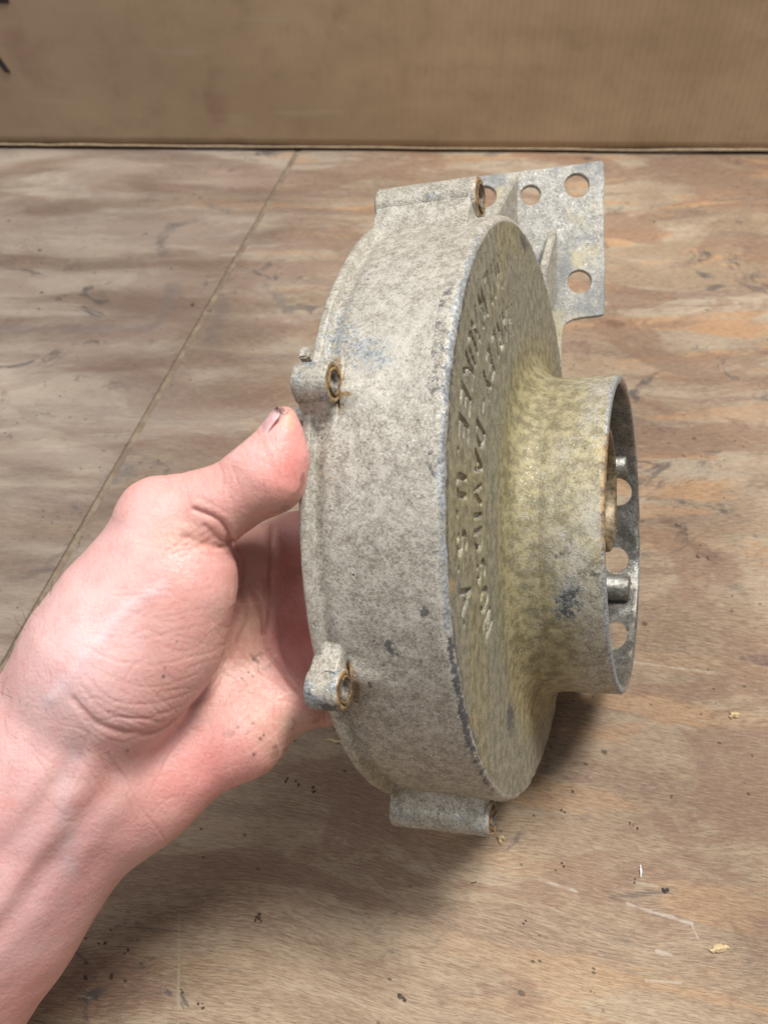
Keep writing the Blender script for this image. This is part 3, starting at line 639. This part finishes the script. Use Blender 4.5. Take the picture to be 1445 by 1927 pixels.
# --- bearing tube with brass rim inside the side tube
q = loc_on(1147, 921, (.0275, 0, 0), (1, 0, 0)); cb_ = (0, q[1], q[2]); rb_ = .0225
link('bearing_ring', lathe([(-.03, rb_), (.024, rb_), (.0268, rb_), (.0275, rb_ - .0004), (.0276, rb_ - .0018), (.0268, rb_ - .0026), (.020, rb_ - .0034), (-.03, rb_ - .0034)], 80, cb_, .01, 3), MAT_brass, cover)
bm = bmesh.new(); bmesh.ops.create_cone(bm, cap_ends=True, segments=64, radius1=rb_ + .012, radius2=rb_ + .012, depth=.003, matrix=Matrix.Translation((-.014, cb_[1], cb_[2])) @ Matrix.Rotation(math.pi / 2, 4, 'Y'))
link('inner_web', bm_mesh('web', bm), MAT_inner, cover, False)

# ------------------------------------------------------------------ the hand: one continuous body grown from tapered joints
def smin(a, b, k):
    h = np.clip(.5 + .5 * (b - a) / k, 0, 1); return b * (1 - h) + a * h - k * h * (1 - h)
VOX = .00085
lo = np.array([-.172, -.190, -.318]); hi = np.array([.012, .030, -.205])
gx, gy, gz = [np.arange(l, h, VOX, dtype=np.float32) for l, h in zip(lo, hi)]
def rcone(a, ra, b, rb):       # tapered capsule on the whole grid, cheap version
    a = a.astype(np.float32); b = b.astype(np.float32); d = b - a; L2 = float(d @ d)
    h = ((gx - a[0]) * d[0])[:, None, None] + ((gy - a[1]) * d[1])[None, :, None] + ((gz - a[2]) * d[2])[None, None, :]
    h = np.clip(h / L2, 0, 1)
    q = (gx[:, None, None] - a[0] - h * d[0]) ** 2 + (gy[None, :, None] - a[1] - h * d[1]) ** 2 + (gz[None, None, :] - a[2] - h * d[2]) ** 2
    return np.sqrt(q) - (ra + (rb - ra) * h)
def chain(js, k=.004):
    D = None
    for (x0, y0_, z0_, r0), (x1, y1_, z1_, r1) in zip(js[:-1], js[1:]):
        d = rcone(P(x0, y0_, z0_), r0 * z0_ / FPX, P(x1, y1_, z1_), r1 * z1_ / FPX); D = d if D is None else smin(D, d, k)
    return D
palm = chain([(-190, 1880, .266, 200), (-40, 1640, .264, 190), (112, 1425, .262, 172)], .01)
for js in ([(-170, 2000, .270, 142), (10, 1750, .270, 114), (175, 1536, .270, 101), (257, 1490, .272, 98)],
           [(112, 1425, .264, 150), (230, 1270, .270, 100), (468, 1052, .280, 58)], [(225, 1320, .276, 90), (520, 1140, .287, 58)], [(225, 1400, .276, 84), (540, 1235, .286, 56)],
           [(250, 1486, .271, 95), (458, 1380, .273, 72), (545, 1318, .278, 52)]):
    palm = smin(palm, chain(js, .008), .012)
thenar = chain([(322, 1078, .252, 112), (215, 1238, .254, 148), (110, 1400, .262, 160)], .012)
thenar = smin(thenar, chain([(292, 990, .251, 68), (262, 1105, .254, 108)], .01), .012)
thenar = smin(thenar, chain([(332, 1120, .250, 96), (322, 1200, .252, 92)], .01), .010)
thumb = chain([(300, 968, .250, 69), (360, 958, .250, 60), (420, 946, .249, 62), (504, 893, .2468, 68), (524, 852, .2462, 46), (533, 806, .2455, 25), (535, 784, .2450, 15)], .0055)
body = smin(palm, thenar, .0045)
body = smin(body, thumb, .0050)
for js in ([(468, 1052, .281, 56), (556, 1022, .290, 54), (640, 1000, .285, 52), (705, 1006, .270, 44)],
           [(520, 1140, .287, 58), (604, 1122, .291, 56), (684, 1110, .283, 52), (740, 1110, .268, 46)],
           [(542, 1235, .287, 58), (624, 1225, .291, 54), (700, 1212, .283, 50), (748, 1200, .269, 44)],
           [(545, 1322, .279, 60), (628, 1308, .289, 50), (694, 1288, .281, 45), (735, 1268, .269, 39)]):
    body = smin(body, chain(js, .004), .0032)
def surface_nets(D):
    s = D < 0; nx, ny, nz = D.shape
    cnt = np.zeros((nx - 1, ny - 1, nz - 1), np.int8)
    for i in (0, 1):
        for j in (0, 1):
            for k in (0, 1): cnt += s[i:nx - 1 + i, j:ny - 1 + j, k:nz - 1 + k]
    ci = np.argwhere((cnt > 0) & (cnt < 8)); ids = -np.ones(cnt.shape, np.int64); ids[tuple(ci.T)] = np.arange(len(ci))
    acc = np.zeros((len(ci), 3)); n = np.zeros(len(ci)); C8 = [(i, j, k) for i in (0, 1) for j in (0, 1) for k in (0, 1)]
    for a in C8:
        for ax in range(3):
            if a[ax]: continue
            b = list(a); b[ax] = 1
            da = D[tuple((ci + a).T)]; db = D[tuple((ci + b).T)]; m = (da < 0) != (db < 0); t = np.where(m, da / np.where(m, da - db, 1), 0)
            p = np.tile(np.array(a, float), (len(ci), 1)); p[:, ax] = t; acc += p * m[:, None]; n += m
    V = (ci + acc / n[:, None]); quads = []
    for ax in range(3):
        o1, o2 = (ax + 1) % 3, (ax + 2) % 3
        sl = [slice(None)] * 3; sl[ax] = slice(0, -1); s0 = s[tuple(sl)]; sl[ax] = slice(1, None); s1 = s[tuple(sl)]
        e = np.argwhere(s0 != s1); e = e[(e[:, o1] > 0) & (e[:, o2] > 0) & (e[:, o1] < D.shape[o1] - 1) & (e[:, o2] < D.shape[o2] - 1)]
        flip = s1[tuple(e.T)]; q = []
        for d1, d2 in ((0, 0), (-1, 0), (-1, -1), (0, -1)):
            c = e.copy(); c[:, o1] += d1; c[:, o2] += d2; q.append(ids[tuple(c.T)])
        q = np.stack(q, 1); q[flip] = q[flip][:, ::-1]; quads.append(q)
    Q = np.concatenate(quads); return V, Q[(Q >= 0).all(1)]
HV, HF = surface_nets(body); HV = lo + HV * VOX
del body, palm, thenar, thumb
me0 = np_mesh('hand0', HV, HF); o = bpy.data.objects.new('tmp', me0); COL.objects.link(o)
md = o.modifiers.new('s', 'SMOOTH'); md.iterations = 3; md.factor = .5
md = o.modifiers.new('ss', 'SUBSURF'); md.levels = 1
bpy.context.view_layer.update(); me = bpy.data.meshes.new_from_object(o.evaluated_get(bpy.context.evaluated_depsgraph_get())); bpy.data.objects.remove(o)
nv = len(me.vertices); V = np.zeros(nv * 3, np.float32); me.vertices.foreach_get('co', V); V = V.reshape(-1, 3).astype(float)
N = np.zeros(nv * 3, np.float32); me.vertices.foreach_get('normal', N); N = N.reshape(-1, 3).astype(float)
if (N[:, 2] * (V[:, 2] > V[:, 2].mean())).mean() < 0: me.flip_normals(); N = -N
HX = np.stack([CX + FPX * V[:, 0] / -V[:, 2], CY - FPX * V[:, 1] / -V[:, 2]], 1); facing = N[:, 2] > -.15
Zc = -V[:, 2]
warp = np.stack([fbm(V, 70, 3, 41) - .5, fbm(V, 70, 3, 42) - .5], 1) * 22
HXw = HX + warp
CREASE = [  # points, half width px, depth mm
 ([(366, 962), (398, 975), (420, 992), (437, 1016)], 5, 1.5), ([(385, 992), (412, 1012), (437, 1020)], 4, .8), ([(345, 1012), (385, 1022), (415, 1026), (436, 1020)], 4.5, 1.0), ([(330, 1030), (372, 1026), (400, 1012)], 4, .5), ([(350, 985), (385, 1000), (405, 1020)], 4, .5), ([(425, 1010), (437, 1028), (448, 1046)], 4, .8),
 ([(135, 1315), (180, 1360), (234, 1379), (285, 1374), (322, 1356), (392, 1304), (428, 1236), (446, 1150)], 6, 1.1),
 ([(165, 1216), (225, 1247), (300, 1247), (380, 1232), (420, 1215)], 3.5, .38), ([(160, 1245), (225, 1280), (300, 1285), (375, 1265)], 3.5, .42), ([(155, 1270), (205, 1315), (280, 1322), (360, 1300)], 4, .55),
 ([(150, 1290), (195, 1338), (262, 1350), (335, 1326)], 4, .60), ([(175, 1195), (260, 1205), (350, 1190), (420, 1165)], 3.5, .30), ([(215, 1150), (300, 1165), (380, 1150), (430, 1130)], 3.5, .22), ([(250, 1110), (330, 1118), (400, 1105), (440, 1090)], 3.2, .2), ([(130, 1300), (150, 1345), (190, 1385), (240, 1400)], 4, .5),
 ([(205, 1420), (236, 1475), (262, 1520), (300, 1565), (325, 1598)], 3.5, .6), ([(232, 1412), (262, 1468), (292, 1512), (322, 1548)], 3, .3), ([(120, 1400), (160, 1470), (190, 1530)], 3, .25), ([(190, 1400), (215, 1450), (235, 1500), (262, 1560)], 4, .35), ([(160, 1380), (190, 1430), (205, 1470)], 4, .3), ([(240, 1395), (300, 1372), (340, 1350)], 3.5, .4),
 ([(484, 1120), (497, 1190), (506, 1225), (537, 1264), (566, 1304)], 5, 1.1), ([(511, 990), (513, 1060), (509, 1110), (500, 1190)], 5, 1.0), ([(458, 1060), (458, 1110), (466, 1160), (452, 1200), (430, 1240)], 5, .8), ([(470, 1100), (488, 1160), (484, 1230), (500, 1290)], 4, .5),
 ([(425, 1265), (470, 1300), (530, 1318), (580, 1330)], 3.5, .45), ([(450, 1215), (490, 1262), (540, 1300)], 3.5, .4), ([(300, 1440), (360, 1450), (430, 1400)], 3.5, .22), ([(350, 1500), (372, 1440), (380, 1390)], 3, .22), ([(265, 1440), (300, 1500), (340, 1500)], 3, .2), ([(515, 1235), (550, 1225), (580, 1230)], 3, .3),
 ([(468, 838), (480, 846), (492, 850)], 3, .3), ([(430, 862), (446, 868), (462, 868)], 3.5, .35), ([(445, 852), (458, 862), (476, 860)], 3.5, .3)]
BROAD = [  # tendons, veins, hollows: points, half width px, height mm (negative = hollow)
 ([(214, 1462), (135, 1585), (40, 1700), (-60, 1830)], 24, -1.5), ([(172, 1440), (105, 1548), (20, 1665), (-80, 1800)], 20, 1.0), ([(140, 1425), (75, 1520), (0, 1610)], 22, -.9), ([(235, 1500), (170, 1590), (80, 1720)], 22, .7), ([(95, 1440), (30, 1520), (-40, 1600)], 22, .5),
 ([(95, 1315), (170, 1222), (240, 1150), (300, 1112)], 12, .5), ([(345, 1000), (400, 1000), (430, 1012)], 16, .7), ([(395, 1040), (440, 1060)], 22, .5), ([(290, 905), (260, 925)], 26, .5), ([(345, 930), (440, 885)], 20, -.5),
 ([(470, 1130), (470, 1220)], 14, .8), ([(495, 1100), (492, 1170)], 9, .6), ([(300, 1420), (420, 1340), (480, 1320)], 26, -.8)]
disp = np.zeros(nv); red = np.zeros(nv)
m = facing
q = HXw[m]; dd = np.zeros(len(q)); cr = np.zeros(len(q))
def spline(pts, n=8):
    p = np.array([pts[0]] + list(pts) + [pts[-1]], float); out = []
    for i in range(1, len(p) - 2):
        for k in range(n):
            t = k / n; out.append(.5 * (2 * p[i] + (p[i + 1] - p[i - 1]) * t + (2 * p[i - 1] - 5 * p[i] + 4 * p[i + 1] - p[i + 2]) * t * t + (3 * p[i] - p[i - 1] - 3 * p[i + 1] + p[i + 2]) * t ** 3))
    return [tuple(a) for a in out] + [tuple(pts[-1])]
breakup = .35 + .9 * fbm(V[m], 200, 2, 77)
for pts, w_, dep in CREASE:
    pts = spline(pts); w_ = w_ * (1.0 if dep > .7 else .75)
    dep = dep * (.5 if dep > .7 else .28) * breakup
    d = poly2(q, pts); g = np.exp(-(d / w_) ** 2); dd -= g * dep * .001; dd += np.exp(-((d - 2.4 * w_) / (1.6 * w_)) ** 2) * dep * .00022; cr = np.maximum(cr, g * np.minimum(1, dep / .55))
for pts, w_, h_ in BROAD:
    d = poly2(q, pts); dd += np.exp(-(d / w_) ** 2) * h_ * .00055
# fine creases that run across the ball of the thumb and the heel of the hand
for k in range(150):
    zone = [(300, 1180, 110, 110, .05), (230, 1350, 120, 60, .35), (170, 1450, 110, 70, .9), (400, 1420, 120, 80, -.9), (480, 1200, 40, 120, 1.3), (390, 930, 60, 35, 1.2), (510, 880, 40, 50, 1.3), (330, 1030, 80, 30, .1)][k % 8]
    x_ = zone[0] + rng.normal(0, zone[2] * .55); y_ = zone[1] + rng.normal(0, zone[3] * .55); a_ = zone[4] + rng.normal(0, .35); L = rng.uniform(15, 55)
    pts = [(x_ - L * math.cos(a_), y_ - L * math.sin(a_)), (x_, y_ + rng.normal(0, 5)), (x_ + L * math.cos(a_), y_ + L * math.sin(a_))]
    d = poly2(q, spline(pts, 4)); g = np.exp(-(d / 2.6) ** 2); s_ = rng.uniform(.03, .12); dd -= g * s_ * .001; cr = np.maximum(cr, g * s_ * 1.6)
disp[m] = dd; red[m] = cr
disp += (fbm(V, 130, 2, 51) - .5) * .0005
V2 = V + N * disp[:, None]
# skin colour: pigment, flush, crease tint and dirt laid on the body
def hb(x, y, rx, ry, rot=0):
    c_, s_ = math.cos(rot), math.sin(rot); dx, dy = HX[:, 0] - x, HX[:, 1] - y
    return np.exp(-((dx * c_ + dy * s_) / rx) ** 2 - ((-dx * s_ + dy * c_) / ry) ** 2)
C_ = np.tile(np.array([.69, .365, .325]), (nv, 1))
def lay(mask, col): 
    global C_
    mk = np.clip(mask, 0, 1)[:, None]; C_ = C_ * (1 - mk) + np.array(col) * mk
nA = fbm(V, 60, 3, 61); nB = fbm(V, 160, 3, 62); nC = fbm(V, 420, 2, 63)
RED, PALE, TAN, MAUVE = (.74, .265, .235), (.80, .535, .50), (.50, .315, .215), (.60, .36, .37)
lay(.40 * sstep(.40, .70, nA), PALE); lay(.28 * sstep(.45, .75, fbm(V, 75, 3, 66)), RED)
lay(.75 * (hb(120, 1290, 130, 190, .6) + hb(230, 1150, 110, 110)), (.78, .52, .50))
lay(.8 * hb(548, 860, 42, 80), RED); lay(.55 * hb(300, 1130, 110, 70, .4), (.68, .315, .26)); lay(.65 * hb(400, 1460, 140, 70, -.5), RED); lay(.6 * hb(545, 1190, 40, 110), RED); lay(.5 * hb(330, 1010, 70, 35), TAN); lay(.5 * hb(250, 1000, 60, 60), PALE)
lay(.5 * hb(310, 1280, 90, 70), (.62, .30, .25)); lay(.55 * hb(90, 1680, 150, 160, .6), MAUVE); lay(.45 * hb(260, 1560, 80, 50, .6), (.64, .33, .30))
lay(.7 * hb(545, 1370, 70, 60, -.7) * (.5 + nB), TAN); lay(.55 * hb(470, 1170, 35, 140, -.05), TAN); lay(.6 * hb(500, 960, 90, 26, -.4), (.50, .30, .21)); lay(.45 * hb(420, 1240, 30, 90, .3), TAN)
vein = np.exp(-(poly2(HXw, [(90, 1320), (170, 1222), (235, 1150), (300, 1112)]) / 16) ** 2); lay(.35 * vein * facing, (.74, .62, .66))
lay(.30 * np.exp(-(poly2(HXw, [(140, 1420), (120, 1540), (135, 1640)]) / 18) ** 2) * facing, (.56, .50, .53))
lay(.6 * red * (.55 + .7 * nB), (.42, .17, .12))  # creases coloured a darker red-brown
for k in range(40):
    x_ = 500 + rng.normal(0, 60); y_ = 1270 + rng.normal(0, 95); a_ = rng.choice([.35, 1.2, -.5]) + rng.normal(0, .25); L = rng.uniform(14, 50)
    if x_ < 400: continue
    pl = spline([(x_ - L * math.cos(a_), y_ - L * math.sin(a_)), (x_, y_ + rng.normal(0, 6)), (x_ + L * math.cos(a_), y_ + L * math.sin(a_))], 4)
    lay(np.exp(-(poly2(HX, pl) / 1.7) ** 2) * facing * rng.uniform(.10, .28), (.82, .64, .56))
dirt = (hb(545, 1330, 60, 50) + hb(470, 1240, 60, 60) + hb(500, 1380, 60, 50) + hb(540, 900, 50, 60)) * sstep(.60, .72, nC * .5 + nB * .5); lay(.75 * dirt, (.13, .07, .045))
lay(.9 * hb(532, 774, 11, 6) * sstep(.36, .50, nC) * 1.6, (.03, .02, .02)); lay(.6 * hb(545, 790, 10, 22), (.62, .42, .25))
for (x, y, r_) in ((308, 1273, 3.2), (311, 1256, 2), (240, 1412, 2.5), (448, 1368, 2), (455, 1276, 2.4), (468, 1265, 2.4), (476, 1273, 2), (490, 1390, 3), (497, 1383, 2.5), (478, 1420, 3), (205, 1340, 1.6), (333, 1208, 1.8)): lay(hb(x, y, r_, r_), (.07, .04, .035))
for (x, y, r_) in ((534, 772, 3), (529, 769, 3.5), (540, 777, 2.2), (536, 780, 1.8), (531, 778, 2.5), (543, 772, 1.6), (526, 775, 3)): lay(.9 * hb(x, y, r_, r_), (.03, .02, .02))
Vw = V2 @ Mc.T + CO
org = P(112, 1425, .264) @ Mc.T + CO
me.vertices.foreach_set('co', (Vw - org).astype(np.float32).ravel()); me.update()
Nw = N @ Mc.T
add_attr(me, 'skin', C_); add_attr(me, 'crease', red)
def skin():
    m = NT('skin'); c = m.coord(); a = m.attr('skin').outputs['Color']
    f1 = m.noise(c, 190, 4, .65); f2 = m.noise(c, 900, 3, .7)
    lines = m.noise(m.mapping(c, (900, 330, 330), rot=(.2, .5, .9)), 1.7, 3, .6, .4); lines2 = m.noise(m.mapping(c, (330, 950, 330), rot=(.1, .3, .6)), 1.7, 3, .6, .4); vor = m.voro(c, 800)
    col = m.mix(m.ramp(f1, .45, .72, 0, .40), a, m.mix(.55, a, (.60, .17, .14)))
    col = m.mix(m.ramp(f2, .45, .75, 0, .28), col, m.mix(.5, col, (.80, .62, .54)))
    col = m.mix(m.ramp(lines, .56, .74, 0, .30), col, m.mix(.5, col, (.36, .16, .12)))
    h = m.math('ADD', m.math('MULTIPLY', lines, .6), m.math('MULTIPLY', lines2, .6)); h = m.math('ADD', h, m.math('MULTIPLY', vor, .25)); h = m.math('ADD', h, m.math('MULTIPLY', f1, .4))
    m.set(Base_Color=col, Roughness=m.ramp(f2, .3, .7, .34, .52), Normal=m.bump(h, .6, .00042), Specular_IOR_Level=.45, Subsurface_Weight=.45, Subsurface_Radius=(1, .35, .2), Subsurface_Scale=.0035)
    return m.m
MAT_skin = skin()
hand = link('hand', me, MAT_skin); hand.location = org
tag(hand, 'left hand and hairy forearm reaching in from the left, thumb pressed on the casting rim', 'hand')
# thumbnail
LN = np.array([.62, -.78]); V = []; nu, nv_ = 18, 22
cN = P(508, 800, .2448); dirL = np.array([.56, .83, 0.]); dirL /= np.linalg.norm(dirL); nrm = np.array([-.80, .56, .22]); nrm -= dirL * (nrm @ dirL); nrm /= np.linalg.norm(nrm); dw = np.cross(dirL, nrm)
for i in range(nu):
    for j in range(nv_):
        a = (i / (nu - 1) - .5) * 2; b = (j / (nv_ - 1) - .5) * 2
        b_ = b * math.sqrt(max(0, 1 - max(0, (a if a > 0 else -a) - .45) ** 2 / .42)); V.append(cN + dirL * a * .0050 + dw * .0056 * math.sin(b_ * 1.15) + nrm * (.0052 * (math.cos(b_ * 1.15) - 1) * .55 + .0018 - .0006 * a * a))
V = np.array(V); N3 = len(V); V = np.concatenate([V, V - nrm * .0006]); idx = np.arange(N3).reshape(nu, nv_)
a = np.stack([idx[:-1, :-1], idx[1:, :-1], idx[1:, 1:], idx[:-1, 1:]], -1).reshape(-1, 4); fs = [a, (a + N3)[:, ::-1]]
for e in (idx[:, 0], idx[::-1, -1], idx[-1, :], idx[0, ::-1]): fs.append(np.stack([e[:-1], e[:-1] + N3, e[1:] + N3, e[1:]], -1))
mn = NT('thumbnail'); c = mn.coord(); nf = mn.noise(c, 500, 3)
nd = mn.math('MULTIPLY', mn.attr('dirt').outputs['Fac'], mn.ramp(nf, .3, .5))
mn.set(Base_Color=mn.mix(nd, mn.mix(mn.ramp(nf, .35, .65), (.66, .37, .38), (.76, .50, .49)), (.03, .02, .018)), Roughness=.32, Subsurface_Weight=.2, Subsurface_Scale=.002, Normal=mn.bump(nf, .3, .0002))
link('thumbnail', np_mesh('nail', V @ Mc.T + CO - org, np.concatenate(fs), {'dirt': np.tile(np.repeat(sstep(.62, .9, np.linspace(-1, 1, nu)), nv_), 2)}), mn.m, hand)
# arm hair along the upper outline of the wrist
vis = np.where((HX[:, 0] > -30) & (HX[:, 0] < 215) & (HX[:, 1] > 1000) & (HX[:, 1] < 1500) & (np.abs(N[:, 2]) < .55) & (N[:, 1] - N[:, 0] > .7))[0]
bmV, bmF = [], []
pick = rng.choice(vis, 130) if len(vis) else []
vis2 = np.where((HX[:, 0] > -60) & (HX[:, 0] < 60) & (HX[:, 1] > 1300) & (HX[:, 1] < 1500) & facing)[0]
pick = np.concatenate([pick, rng.choice(vis2, 26)]) if len(vis2) else pick
for vi in pick:
    dens = np.clip((HX[vi, 1] - 1000) / 280, .15, 1)
    if rng.random() > dens: continue
    p = V2[vi].copy(); nrm = N[vi]; d = nrm * .55 + np.array([.25, .35, .1]) * rng.uniform(.2, 1.2) + rng.normal(0, .35, 3); d /= np.linalg.norm(d); L = rng.uniform(.003, .0085); curl = rng.normal(0, .45, 3)
    n_s = 6; base = len(bmV); pts = []
    for k in range(n_s): pts.append(p.copy()); p = p + d * L / n_s; d = d + curl * .35 - nrm * .12; d /= np.linalg.norm(d)
    for k, pt in enumerate(pts):
        r_ = .000055 * (1 - k / n_s * .7); e1 = np.cross(d, [0, 0, 1.]); e1 /= np.linalg.norm(e1); e2 = np.cross(d, e1)
        for j in range(3): bmV.append(pt + r_ * (e1 * math.cos(j * 2.094) + e2 * math.sin(j * 2.094)))
    for k in range(n_s - 1):
        for j in range(3): bmF.append((base + 3 * k + j, base + 3 * k + (j + 1) % 3, base + 3 * k + 3 + (j + 1) % 3, base + 3 * k + 3 + j))
if bmV: tag(link('arm_hair', np_mesh('hair', np.array(bmV) @ Mc.T + CO - org, bmF), simple('dark_arm_hair', (.035, .022, .015), (.07, .045, .03), 50, .5), hand), kind='stuff')


# ------------------------------------------------------------------ small things on the bench
MAT_splint = simple('fresh_wood_splinter', (.50, .36, .18), (.68, .54, .33), 900, .75)
def splinter(x, y, L, W_, rot, label, mat=MAT_splint, seed=0):
    r_ = np.random.default_rng(seed); bm = bmesh.new(); n = 9; rings = []
    for i in range(n):
        a = i / (n - 1); wdt = W_ * (math.sin(math.pi * (a * .9 + .05)) ** .7) * r_.uniform(.7, 1.1); th = wdt * .35
        xx = (a - .5) * L; yy = r_.normal(0, W_ * .12); zz = .0004 + abs(math.sin(a * 3)) * .0004
        rings.append([bm.verts.new((xx, yy + wdt * .5 * cx_, max(.0001, zz + th * cz_))) for cx_, cz_ in ((-1, -.2), (-.4, 1), (.5, .8), (1, 0), (0, -.8))])
    for a_, b_ in zip(rings[:-1], rings[1:]):
        for j in range(5): bm.faces.new((a_[j], b_[j], b_[(j + 1) % 5], a_[(j + 1) % 5]))
    bm.faces.new(rings[0]); bm.faces.new(rings[-1][::-1])
    o = link('wood_splinter', bm_mesh('splinter', bm), mat, None, False); p = on_table(x, y, .0003); o.location = p; o.rotation_euler = (0, 0, rot)
    tag(o, label, 'splinter', 'wood splinters lying on the bench'); return o
splinter(1352, 1786, .0075, .0030, .15, 'ragged pale wood splinter lying in the lower right of the bench', seed=1)
splinter(1380, 1346, .0050, .0032, .2, 'small cream chip of wood on the bench right of the side tube', seed=2)
splinter(942, 1580, .0034, .0026, 1, 'tiny pale chip just under the bottom bolt boss of the casting', seed=3)
splinter(1205, 1640, .0050, .0009, 1.4, 'thin white sliver standing out on the bench below the side tube', simple('white_sliver', (.62, .61, .60), (.78, .77, .76), 500, .5), 4)
splinter(640, 1398, .0130, .0016, -.25, 'pale splinter under the lower bolt boss beside the palm', seed=5)
# grit: scattered dark crumbs
bm = bmesh.new()
spots = [(160, 1842, 6), (210, 1838, 6), (198, 1770, 4.5), (488, 1724, 6), (487, 1738, 4), (345, 1865, 4), (1058, 1630, 5), (1058, 1525, 5), (1190, 1554, 5), (1248, 1678, 7), (1262, 1500, 4), (760, 1880, 7), (890, 1665, 4), (1075, 1486, 4), (986, 1737, 4), (1192, 1660, 4), (560, 1475, 5), (590, 1490, 5), (540, 1465, 5), (380, 1890, 5), (236, 1790, 4), (1315, 490, 6), (1272, 988, 6), (1286, 995, 5), (1310, 1046, 6), (1330, 1050, 5), (1346, 1048, 4), (275, 440, 5), (74, 470, 5), (360, 575, 6), (395, 585, 5)]
spots += [(rng.uniform(0, 1445), 290 + 1637 * rng.random() ** .6, rng.uniform(.7, 2.4)) for _ in range(260)]
for (x, y, r_) in spots:
    p = on_table(x, y, 0); rr = r_ * .22 / 1751 * 1.2
    for k in range(3 if r_ > 3.5 else 1):
        q = Vector(p) + Vector((rng.normal(0, rr), rng.normal(0, rr), .0002)) * (1 if k else .3)
        bmesh.ops.create_icosphere(bm, subdivisions=1, radius=1, matrix=Matrix.Translation(q) @ Matrix.Rotation(rng.uniform(0, 3), 4, 'Z') @ Matrix.Diagonal((rr * rng.uniform(.6, 1.4), rr * rng.uniform(.5, 1.1), rr * .3, 1)))
o = link('grit', bm_mesh('grit', bm), simple('dark_grit', (.03, .022, .018), (.10, .065, .045), 300, .8), None, False); tag(o, 'dark crumbs of grit and rust scattered over the plywood', 'grit', kind='stuff')
